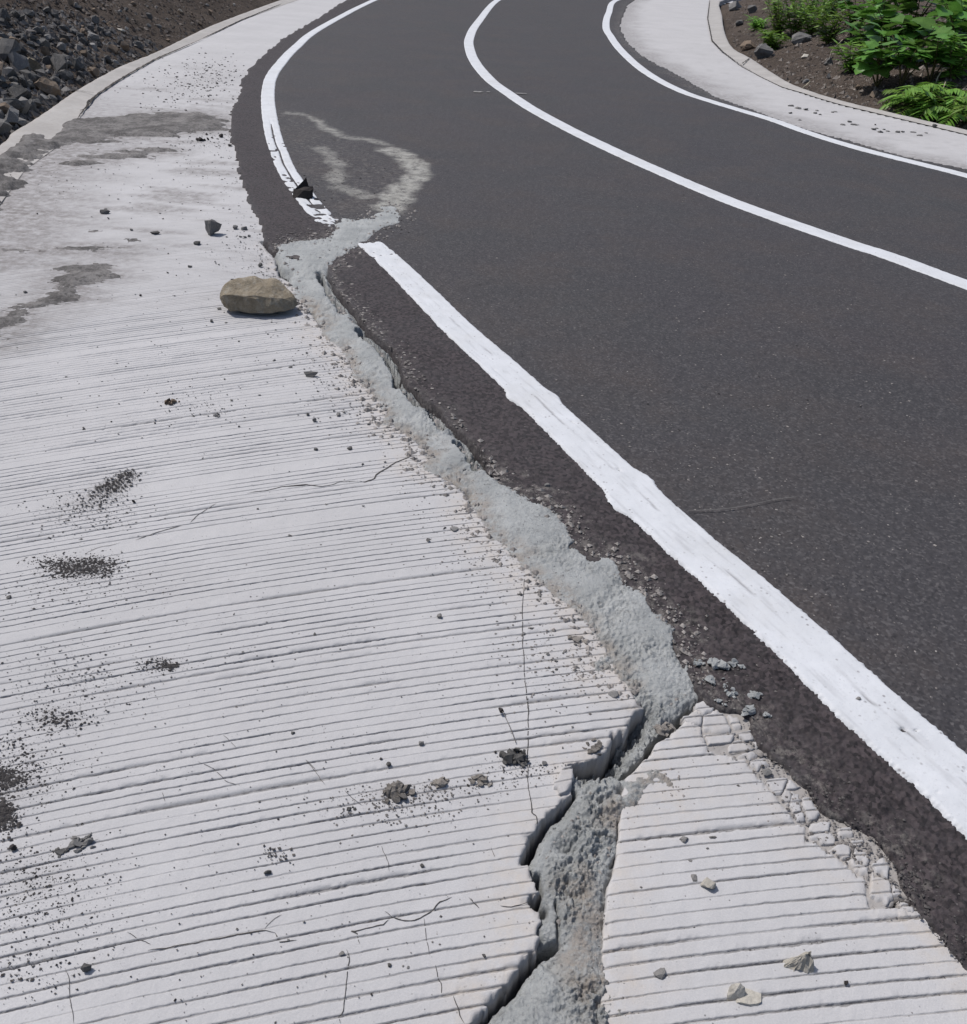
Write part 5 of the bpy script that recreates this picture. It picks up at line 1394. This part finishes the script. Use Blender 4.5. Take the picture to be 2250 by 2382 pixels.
spots = [(1500, 800, 330, 260, 420, .004, .012, .6, 1.0, 0.5), (1750, 1150, 230, 160, 420, .003, .010, .6, 1.0, 0.6), (2080, 1400, 180, 200, 360, .002, .008, .6, 1.0, 0.3), (1900, 700, 330, 200, 260, .004, .012, .6, 1.0, 0.5), (1400, 700, 300, 200, 160, .004, .012, 0, .1, 0.5), (1900, 1250, 220, 260, 160, .003, .010, 0, .1, .3)]
g = grit_cloud('grit', spots, 'tiny pale chips and dark specks over the carriageway', 8, lambda x, y: (sdf(x, y, POLY_ROAD) > 0.1) & (sdf(x, y, POLY_VERGE) < -0.1))
g.location.z = 0.009
def border_crumbs(n, seed):
    rg = np.random.default_rng(seed)
    e = np.roll(MORTAR, -1, axis=0) - MORTAR
    L_ = np.linalg.norm(e, axis=1) / np.maximum(MORTAR[:, 1], 0.7)
    i = rg.choice(len(MORTAR), n, p=L_ / L_.sum())
    p = MORTAR[i] + e[i] * rg.random((n, 1))
    p += rg.normal(0, 1, (n, 2)) * (0.010 + 0.010 * np.clip(p[:, 1:2], 0.5, 4))
    okc = np.ones(n, bool)
    for ol, rr_ in ((OPEN_L, .04), (OPEN_L2, .04), (OPEN_B, .03), (NOTCH, .03), (HOLLOW, .06)):
        okc &= seg_dist(p[:, 0], p[:, 1], ol) > rr_
    okc &= (sdf(p[:, 0], p[:, 1], POLY_LEFT, 0.3) > 0.008) | (sdf(p[:, 0], p[:, 1], POLY_ROAD) > 0.02) | (sdf(p[:, 0], p[:, 1], POLY_SLAB2, 0.2) > 0.01) | (sdf(p[:, 0], p[:, 1], MORTAR, 0.2) > 0.01)
    p = p[okc]; n = len(p)
    S = (0.0025 + 0.013 * rg.random(n) ** 3) * np.clip(p[:, 1] / 1.3, 0.8, 2.2)
    zr = np.where(sdf(p[:, 0], p[:, 1], POLY_ROAD) > 0, 0.011, 0.0015)
    V0 = np.array([(1, 0, 0), (0, 1, 0), (-1, 0, 0), (0, -1, 0), (0, 0, 0.75), (0, 0, -0.5)], float)
    fc = np.array([(0, 1, 4), (1, 2, 4), (2, 3, 4), (3, 0, 4), (1, 0, 5), (2, 1, 5), (3, 2, 5), (0, 3, 5)])
    V = V0[None] * (1 + rg.uniform(-0.45, 0.45, (n, 6, 3))) * S[:, None, None] / 2
    V[..., 0] += p[:, 0:1]; V[..., 1] += p[:, 1:2]; V[..., 2] = V[..., 2] * 0.8 + zr[:, None]
    me = np_mesh('mortar_crumbs', V.reshape(-1, 3), (fc[None] + (np.arange(n) * 6)[:, None, None]).reshape(-1, 3), dict(tone=np.repeat(rg.uniform(0.55, 1.35, n), 6)), False)
    return tag(link('mortar_crumbs', me, M['grit']), 'pale crumbs of mortar strewn along both sides of the seam', 'crumbs', None, 'stuff')
border_crumbs(5200, 12)
# faint chalk dashes by the centre line
def flat_mark(name, pts, w, mat, label):
    p = spline(PP(pts), 5)
    t = np.gradient(p, axis=0); L = np.linalg.norm(t, axis=1)[:, None]; nn = np.stack([-t[:, 1], t[:, 0]], 1) / L
    w_ = (w * (0.6 + 0.5 * hash01(np.arange(len(p)), 3)))[:, None]
    a, b = p + nn * w_ / 2, p - nn * w_ / 2
    n = len(p)
    V = np.vstack([np.c_[a, np.full(n, 0.0195)], np.c_[b, np.full(n, 0.0195)]])
    i = np.arange(n - 1)
    me = np_mesh(name, V, np.stack([i, i + n, i + n + 1, i + 1], 1))
    if me.polygons[0].normal.z < 0: me.flip_normals()
    o = link(name, me, M[mat], road)
    o['label'] = label
    return o
flat_mark('scratch_mark', [(1598, 1198), (1640, 1197), (1700, 1192), (1750, 1183), (1800, 1172), (1850, 1166)], 0.0035, 'scratch', 'faint pale scratch across the carriageway right of the edge line')
flat_mark('chalk_mark', c2([(880, 542), (905, 544), (930, 543)]), 0.09, 'chalk', 'faint pale dash left of the centre line')
flat_mark('chalk_mark', c2([(955, 543), (975, 545)]), 0.06, 'chalk', 'short faint dash between the pale dash and the centre line')
flat_mark('chalk_mark', c2([(1125, 552), (1155, 553), (1188, 554)]), 0.06, 'chalk', 'faint pale dash right of the centre line')

# ------------------------------------------------------------------ rubble heap beyond the left lip
def in_left_view(u, v):
    e = np.interp(u, [0, 112, 200, 360, 520, 660], [335, 255, 196, 120, 44, -8])
    return v < e
rnd = random.Random(404)
n_want = 520
uvs, guard = [], 0
while len(uvs) < n_want and guard < 9000:
    guard += 1
    u = rnd.uniform(-90, 640); v = rnd.uniform(-70, 330)
    if in_left_view(u, v + 8): uvs.append((u, v))
HP = hits(uvs)
placed = []
rub = []
for (u, v), p in zip(uvs, HP):
    if p[1] > 40: continue
    brown = v < 24 + max(0.0, u - 140) * 0.36
    if brown and rnd.random() < 0.55: continue
    d = math.hypot(p[0], p[1])
    lowleft = max(0.0, min(1.0, (v - 40) / 200)) * max(0, min(1, 1 - u / 420))
    size = rnd.lognormvariate(math.log(0.085 + 0.06 * lowleft), 0.45)
    if brown: size = min(size, 0.13) * 0.8
    size = max(0.05, min(0.25, size))
    if any((p[0] - q[0]) ** 2 + (p[1] - q[1]) ** 2 < (0.36 * (size + q[2]) / 1.6) ** 2 for q in placed): continue
    placed.append((p[0], p[1], size))
    mk = rnd.choice(['darkrock'] * 5 + ['greyrock'] * 3 + ['brownrock']) if not brown else rnd.choice(['darkrock', 'brownrock', 'brownrock', 'greyrock'])
    o = link('rubble_rock', with_mat(rnd.choice(PROTO), M[mk]))
    o.location = (p[0], p[1], p[2] - 0.12 * size)
    o.rotation_euler = (rnd.uniform(-0.5, 0.5), rnd.uniform(-0.5, 0.5), rnd.uniform(0, 6.28))
    o.scale = (size * rnd.uniform(0.9, 1.3), size * rnd.uniform(0.8, 1.2), size * rnd.uniform(0.9, 1.7))
    rub.append((o, u, v, ('small ' if size < 0.11 else 'large ' if size > 0.2 else '') + {'darkrock': 'dark grey', 'greyrock': 'light grey', 'brownrock': 'brown'}[mk]))
    if brown: tag(o, 'loose stone on the brown soil bank above the rubble heap', 'rock', 'stones on the brown bank')
    elif mk == 'brownrock': tag(o, 'brownish rock among the dark rubble beyond the left lip', 'rock', 'brownish rubble rocks')
    elif mk == 'greyrock': tag(o, 'lighter grey rock among the dark rubble beyond the left lip', 'rock', 'lighter rubble rocks')
    else: tag(o, 'dark grey jagged rock in the rubble heap beyond the left lip', 'rock', 'dark rubble rocks')
BIG_MARKS = [(37, 262, 'rounded boulder at the left edge'), (48, 234, 'long dark boulder'), (76, 162, 'tan block'), (184, 162, 'tall dark boulder'), (218, 94, 'square grey block'), (10, 52, 'upper left boulder'), (144, 140, 'flat dark slab'), (218, 176, 'brownish boulder at the lip'), (280, 72, 'pale tan slab'), (94, 72, 'yellowish stone'), (320, 108, 'grey flat rock at the lip'), (420, 30, 'white stone on the bank'), (520, 40, 'far end of the lip'), (150, 15, 'top of the rubble')]
rank_labels(rub, BIG_MARKS, 'rock')
BIG = [((92, 660), 150, 'darkrock', 'rounded dark boulder at the foot of the rubble heap, left picture edge', .46), ((120, 590), 190, 'darkrock', 'long dark boulder directly behind the rounded one', .36), ((190, 410), 120, 'tanrock', 'upright tan block standing out of the dark rubble', .5),
       ((460, 410), 100, 'darkrock', 'tall dark boulder right of the tan block', .55), ((545, 235), 95, 'greyrock', 'square grey block high in the rubble', .45), ((25, 130), 110, 'darkrock', 'dark boulder at the upper left picture edge', .5), ((360, 350), 110, 'darkrock', 'flat dark slab between the tan block and the tall boulder', .3),
       ((545, 440), 90, 'brownrock', 'brownish boulder against the concrete lip', .45), ((380, 460), 110, 'darkrock', 'dark slanting rock below the tall boulder', .36), ((700, 180), 75, 'palerock', 'pale tan slab lying on the brown bank', .2), ((235, 180), 50, 'tanrock', 'small yellowish stone high in the rubble', .4), ((800, 270), 90, 'greyrock', 'grey flat rock near the middle of the lip', .35), ((1050, 75), 34, 'palerock', 'small white stone on the brown bank', .4)]
HB = hits([c1([b[0]])[0] for b in BIG])
for k, (b, p) in enumerate(zip(BIG, HB)):
    d = float(np.dot(p - np.array((0, 0, CAM_H)), np.array(FW)))
    s = b[1] / 2.5013 * d / F_PX
    me = rock_mesh('rubble_rock', seed=900 + k, n=16, sub=2, rough=0.10, squash=(0.5, 0.42, b[4]), cuts=4)
    o = link('rubble_rock', with_mat(me, M[b[2]]))
    o.location = (p[0], p[1], p[2] - 0.15 * s)
    o.scale = (s, s, s)
    o.rotation_euler = (0, 0, random.Random(k).uniform(-0.6, 0.6))
    tag(o, b[3], 'rock')
# small rubble and soil lumps on both banks: one mass
def bank_gravel(name, uvfun, n, smin, smax, tones, label, seed, mat='grit'):
    rg = random.Random(seed)
    uv = [uvfun(rg) for _ in range(n)]
    H = hits(uv)
    H = H[(H[:, 1] < 60)]
    n = len(H)
    g = np.random.default_rng(seed)
    d = np.hypot(H[:, 0], H[:, 1])
    S = smin * (smax / smin) ** g.random(n) ** 1.4
    base = np.array([(1, 0, 0), (0, 1, 0), (-1, 0, 0), (0, -1, 0), (0, 0, 0.8), (0, 0, -0.6)], float)
    fc = np.array([(0, 1, 4), (1, 2, 4), (2, 3, 4), (3, 0, 4), (1, 0, 5), (2, 1, 5), (3, 2, 5), (0, 3, 5)])
    V = base[None] * (1 + g.uniform(-0.5, 0.5, (n, 6, 3)))
    an = g.uniform(0, 6.28, n); c_, s_ = np.cos(an)[:, None], np.sin(an)[:, None]
    V = np.stack([V[..., 0] * c_ - V[..., 1] * s_, V[..., 0] * s_ + V[..., 1] * c_, V[..., 2]], 2) * S[:, None, None] / 2
    V += H[:, None, :]
    FF = (fc[None] + (np.arange(n) * 6)[:, None, None]).reshape(-1, 3)
    T = g.uniform(tones[0], tones[1], n) ** 1.6
    me = np_mesh(name, V.reshape(-1, 3), FF, dict(tone=np.repeat(T, 6)), False)
    return tag(link(name, me, M[mat]), label, 'gravel', None, 'stuff')
def uv_left(rg):
    while True:
        u = rg.uniform(-200, 650); v = rg.uniform(-90, 340)
        if in_left_view(u, v): return (u, v)
def brown_zone(u, v):
    return v < 24 + max(0.0, u - 140) * 0.36
def uv_heap(rg):
    while True:
        p = uv_left(rg)
        if not brown_zone(*p): return p
def uv_brown(rg):
    while True:
        p = uv_left(rg)
        if brown_zone(p[0], p[1] - 20): return p
bank_gravel('rubble_gravel', uv_heap, 6500, 0.02, 0.11, (0.15, 0.8), 'small dark rubble filling the heap beyond the left lip', 15)
bank_gravel('soil_lumps', uv_brown, 5200, 0.016, 0.085, (0.0, 0.75), 'brown soil lumps and flakes on the bank above the rubble', 17, 'earth')

# ------------------------------------------------------------------ right bank: dirt, stones, plants
def right_edge_v(u):
    return np.interp(u, [1688, 1696, 1748, 1820, 1872, 1960, 2060, 2250, 2400], [10, 104, 140, 188, 212, 240, 264, 308, 340])
def uv_right(rg):
    while True:
        u = rg.uniform(1690, 2330); v = rg.uniform(-40, 300)
        if v < right_edge_v(u) - 3: return (u, v)
bank_gravel('bank_gravel', uv_right, 6500, 0.018, 0.10, (0.05, 0.95), 'stony brown earth and gravel beside the inner concrete strip', 16, 'earth')
RST = [((690, 335), 130, 'greyrock', 'blue grey angular block against the inner strip', .42), ((600, 290), 110, 'brownrock', 'brown flat rock beside the blue grey block', .34), ((900, 250), 150, 'greyrock', 'long flat grey slab under the narrow leaved shrub', .28), ((930, 335), 70, 'palerock', 'flat pinkish stone on the dirt mound', .25), ((1070, 380), 80, 'darkrock', 'dark stone on the dirt mound below the broad leaves', .4),
       ((935, 485), 50, 'greyrock', 'small grey stone beside the white splinter', .4), ((1070, 460), 40, 'greyrock', 'upright grey stone on the dirt mound', .6), ((520, 60), 90, 'greyrock', 'grey rock at the top beside the shaded lip', .45), ((620, 75), 70, 'greyrock', 'second grey rock at the top left of the shrub', .4), ((550, 150), 60, 'darkrock', 'dark blue grey stone above the brown flat rock', .45), ((1330, 570), 60, 'brownrock', 'brown stone near the strip below the bushes', .45), ((1240, 520), 40, 'brownrock', 'small brown stone on the lower dirt slope', .45), ((1180, 570), 34, 'greyrock', 'small grey stone on the lower dirt slope', .4)]
HB = hits([c3([b[0]])[0] for b in RST])
for k, (b, p) in enumerate(zip(RST, HB)):
    d = float(np.dot(p - np.array((0, 0, CAM_H)), np.array(FW)))
    s = b[1] / 2.5013 * d / F_PX
    me = rock_mesh('bank_rock', seed=950 + k, n=16, sub=2, rough=0.09, squash=(0.5, 0.42, b[4]), cuts=4)
    o = link('bank_rock', with_mat(me, M[b[2]]))
    o.location = (p[0], p[1], p[2] - 0.12 * s)
    o.scale = (s, s, s)
    o.rotation_euler = (0, 0, random.Random(k + 50).uniform(-0.5, 0.5))
    tag(o, b[3], 'rock')

def leaf_me(name, kind, seed=0):
    """leaf blade along +x, length 1, folded along the midrib"""
    if kind == 'heart':
        out = [(0, 0), (-.10, .20), (-.02, .40), (.16, .50), (.36, .46), (.46, .38), (.58, .40), (.72, .26), (.86, .13), (1, 0)]
    elif kind == 'lobed':
        out = [(0, 0), (-.08, .25), (.04, .50), (.20, .42), (.30, .34), (.46, .52), (.58, .40), (.60, .24), (.78, .22), (1, 0)]
    else:
        out = [(0, 0), (.15, .07), (.35, .11), (.6, .09), (.82, .045), (1, 0)]
    V, Fc = [], []
    n = len(out)
    rn = random.Random(seed)
    for k, (x_, w) in enumerate(out):
        t = k / (n - 1)
        sag = -0.28 * t * t
        mid = max(0, x_)
        V.append((mid, 0, sag))
        lift = 0.22 * w + rn.uniform(-.02, .02)
        V.append((x_, w, sag + lift - 0.35 * w * w)); V.append((x_, -w, sag + lift * rn.uniform(0.7, 1.2) - 0.35 * w * w))
    for k in range(n - 1):
        a, b = 3 * k, 3 * k + 3
        Fc.append([a, b, b + 1, a + 1]); Fc.append([b, a, a + 2, b + 2])
    tone = [0.75 if i % 3 == 0 else 0.3 for i in range(len(V))]
    return np_mesh(name, np.array(V), np.array(Fc), dict(tone=np.array(tone)), True)
HEARTS = [leaf_me('leaf', 'heart', 1), leaf_me('leaf', 'lobed', 2), leaf_me('leaf', 'heart', 3), leaf_me('leaf', 'lobed', 4)]
for m_ in HEARTS: m_.materials.append(M['leaf_broad'])
def basis(d, upv=Vector((0, 0, 1)), roll=0.0):
    d = d.normalized()
    s_ = upv.cross(d)
    if s_.length < 1e-3: s_ = Vector((1, 0, 0))
    s_.normalize()
    n_ = d.cross(s_)
    mtx = Matrix((d, s_, n_)).transposed().to_4x4()
    return mtx @ Matrix.Rotation(roll, 4, 'X')
def join_leaves(name, items, mat, parent, kind='blade'):
    """items: (pos, dir, length, roll) -> one foliage mesh"""
    proto = leaf_me('tmp', kind, 3)
    v0 = np.array([v.co[:] for v in proto.vertices]); f0 = np.array([p.vertices[:] for p in proto.polygons])
    bpy.data.meshes.remove(proto)
    V, Fc, T = [], [], []
    for k, (p, d, L, roll) in enumerate(items):
        b = np.array(basis(Vector(d), roll=roll).to_3x3())
        V.append((v0 * L) @ b.T + np.array(p)); Fc.append(f0 + k * len(v0))
        T.append(np.full(len(v0), (hash01(np.array([k]), 8)[0])))
    me = np_mesh(name, np.vstack(V), np.vstack(Fc), dict(tone=np.concatenate(T)))
    o = link(name, me, mat, parent)
    o['kind'] = 'stuff'
    return o
def broad_plant(p, h, nleaf, size, label, seed, spread=0.45):
    rn = random.Random(seed)
    root = bpy.data.objects.new('broad_leaf_plant', None); col.objects.link(root)
    root.location = (p[0], p[1], p[2] - 0.02)
    tag(root, label, 'plant', 'broad-leaved plants on the right bank')
    nst = max(3, nleaf // 6)
    tips = []
    for k in range(nst):
        a = rn.uniform(0, 6.28); r = rn.uniform(0.3, 1) * spread
        top = Vector((math.cos(a) * r, math.sin(a) * r, h * rn.uniform(0.55, 1.0)))
        pts = [Vector((0, 0, 0)).lerp(top, t) + Vector((0, 0, 0.12 * h * math.sin(t * 3.14))) for t in (0, .25, .5, .75, 1)]
        tube('stem', pts, 0.012, 0.005, M['stem'], root, 5)
        tips.append(pts)
    for k in range(nleaf):
        pts = tips[k % nst]
        t = rn.uniform(0.35, 1.0) if k >= nst else 1.0
        i = min(3, int(t * 4)); q = pts[i].lerp(pts[i + 1], t * 4 - i)
        a = rn.uniform(0, 6.28)
        d = Vector((math.cos(a), math.sin(a), rn.uniform(-0.25, 0.55)))
        L = size * rn.uniform(0.55, 1.25)
        pet = q + d.normalized() * L * 0.35
        lf = link('leaf', rn.choice(HEARTS), None, root)
        lf.matrix_local = Matrix.Translation(q + d.normalized() * L * 0.18) @ basis(d, roll=rn.uniform(-0.5, 0.5)) @ Matrix.Scale(L, 4)
    return root
def narrow_shrub(p, h, nst, label, seed, leafL=0.11, spread=0.3, per=26, kind='shrub'):
    rn = random.Random(seed)
    root = bpy.data.objects.new('narrow_leaf_shrub', None); col.objects.link(root)
    root.location = (p[0], p[1], p[2] - 0.02)
    tag(root, label, 'shrub', 'narrow-leaved shrubs on the right bank')
    items = []
    for k in range(nst):
        a = rn.uniform(0, 6.28); r = rn.uniform(0.2, 1) * spread
        top = Vector((math.cos(a) * r, math.sin(a) * r, h * rn.uniform(0.6, 1.05)))
        pts = [Vector((0, 0, 0)).lerp(top, t) * 1.0 + Vector((math.cos(a), math.sin(a), 0)) * 0.12 * t * t for t in (0, .25, .5, .75, 1)]
        tube('stem', pts, 0.007, 0.002, M['stem'], root, 5)
        for j in range(per):
            t = 0.15 + 0.85 * j / per
            i = min(3, int(t * 4)); q = pts[i].lerp(pts[i + 1], t * 4 - i)
            b = rn.uniform(0, 6.28)
            items.append((q, (math.cos(b), math.sin(b), rn.uniform(-0.1, 0.7)), leafL * rn.uniform(0.6, 1.3), rn.uniform(-.6, .6)))
    join_leaves('foliage', items, M['leaf_narrow'], root)
    return root
def frond_plant(p, n, L, label, seed):
    """arching pinnate fronds, each frond a part"""
    rn = random.Random(seed)
    root = bpy.data.objects.new('pinnate_plant', None); col.objects.link(root)
    root.location = (p[0], p[1], p[2] - 0.02)
    tag(root, label, 'plant', 'pinnate plants on the right bank')
    for k in range(n):
        a = 6.28 * k / n + rn.uniform(-.4, .4); l = L * rn.uniform(0.65, 1.15)
        lift = rn.uniform(0.5, 1.1)
        pts = []
        for t in (0, .2, .4, .6, .8, 1):
            pts.append(Vector((math.cos(a) * l * t * 0.85, math.sin(a) * l * t * 0.85, l * (lift * t - 0.75 * t * t) + 0.05 * t)))
        items = []
        for j in range(13):
            t = 0.18 + 0.82 * j / 12
            i = min(4, int(t * 5)); q = pts[i].lerp(pts[i + 1], t * 5 - i); dd = (pts[i + 1] - pts[i]).normalized()
            sd = Vector((-math.sin(a), math.cos(a), 0))
            for s_ in (-1, 1):
                items.append((q, dd * 0.55 + sd * s_ + Vector((0, 0, -0.15 + rn.uniform(-.1, .2))), l * 0.30 * (1.15 - 0.6 * abs(t - 0.5)) * rn.uniform(.85, 1.15), rn.uniform(-.3, .3)))
        fr = join_leaves('frond', items, M['leaf_narrow'], root)
        del fr['kind']
        tube('stem', pts, 0.005, 0.002, M['stem'], fr, 4)
    return root
PB = [((1350, 500), .75, 26, .32, 'broad leaved plant at the front of the right bank, above the dirt mound'), ((1490, 500), .8, 26, .32, 'broad leaved plant right of the foremost one on the right bank'), ((1270, 380), .7, 26, .32, 'broad leaved plant behind the pinkish stone and mound'),
      ((1420, 380), .85, 26, .34, 'broad leaved plant with the largest leaves in the middle of the bank'), ((1580, 390), .8, 26, .32, 'broad leaved plant in the middle of the right bank'), ((1660, 480), .6, 22, .28, 'broad leaved plant above the pinnate plants'), ((1200, 230), .8, 24, .32, 'tall broad leaved plant at the top of the picture, right of the narrow shrubs'), ((1690, 330), .8, 26, .32, 'broad leaved plant on the upper right bank'),
      ((1820, 400), .8, 24, .30, 'broad leaved plant at the right picture edge'), ((1390, 230), .9, 24, .34, 'broad leaved plant high on the bank near the top edge'), ((1540, 220), .9, 24, .34, 'broad leaved plant high on the bank, second from the right corner'), ((1760, 200), .95, 26, .34, 'broad leaved plant in the top right corner')]
H = hits([c3([b[0]])[0] for b in PB])
for k, (b, p) in enumerate(zip(PB, H)):
    broad_plant(p, b[1], int(b[2] * 1.5), b[3] * 0.78, b[4], 1200 + k)
SB = [((770, 215), .95, 16, 'bright narrow leaved shrub above the long grey slab'), ((860, 212), 1.0, 16, 'tall narrow leaved shrub at the top edge, behind the long slab'), ((960, 215), .8, 14, 'narrow leaved shrub between the slab and the broad leaves'), ((1060, 262), .6, 12, 'low narrow leaved shrub right of the long grey slab'), ((740, 290), .36, 10, 'small tuft of narrow leaves over the blue grey block'), ((650, 178), .3, 8, 'tiny sprig among the stones by the shaded lip'),
      ((1195, 420), .45, 10, 'narrow leaved shrub at the upper end of the dirt mound'), ((1780, 470), .6, 12, 'yellow green narrow leaved shrub above the pinnate plants'), ((1870, 300), .9, 12, 'narrow leaved shrub at the right picture edge'), ((1320, 160), .9, 12, 'narrow leaved shrub high on the bank'), ((1060, 120), .8, 12, 'narrow leaved shrub at the top edge between the tall shrub and broad leaves')]
H = hits([c3([b[0]])[0] for b in SB])
for k, (b, p) in enumerate(zip(SB, H)):
    narrow_shrub(p, b[1], b[2], b[3], 1300 + k, 0.17, 0.30 * b[1] / 0.6, 34)
FB = [((1580, 640), 11, .62, 'pinnate plant lowest on the right bank'), ((1700, 660), 12, .68, 'bushy pinnate plant above the concrete strip edge'), ((1830, 700), 12, .68, 'pinnate plant at the right picture edge'), ((1630, 580), 11, .62, 'pinnate plant behind the lowest one'), ((1780, 610), 11, .62, 'pinnate plant behind the bushy one')]
H = hits([c3([b[0]])[0] for b in FB])
for k, (b, p) in enumerate(zip(FB, H)):
    frond_plant(p, b[1], b[2], b[3], 1400 + k)
# dry stalks
ST = [([(1680, 500), (1700, 455), (1740, 450), (1760, 475)], 'bent pale straw arching over the pinnate plants'), ([(1725, 525), (1760, 570), (1800, 615)], 'pale straw slanting through the pinnate plants'), ([(920, 522), (940, 500), (960, 482)], 'white splinter sticking up at the strip edge'), ([(1070, 335), (1100, 300), (1125, 275)], 'pale twig leaning on the dirt mound'), ([(1660, 420), (1700, 395), (1760, 380)], 'dry twig between the broad leaves')]
for k, (pl, lab) in enumerate(ST):
    b = hits([c3([(pl[0][0], pl[0][1] + 25 if k != 2 else 522)])[0]])[0]
    d = float(np.dot(b - np.array((0, 0, CAM_H)), np.array(FW)))
    s = d / F_PX / 2.5013
    root = bpy.data.objects.new('dry_straw', None); col.objects.link(root); root.location = b
    pts = [Vector((0, 0, -0.01))] + [Vector(((x_ - pl[0][0]) * s, 0.04 * j, max(0.03, (pl[0][1] - y_) * s + 0.16 if k != 2 else (pl[0][1] - y_) * s + 0.01))) for j, (x_, y_) in enumerate(pl)]
    tube('stalk', pts, 0.008 if k != 2 else 0.014, 0.005, M['straw'], root, 5)
    tag(root, lab, 'stalk')
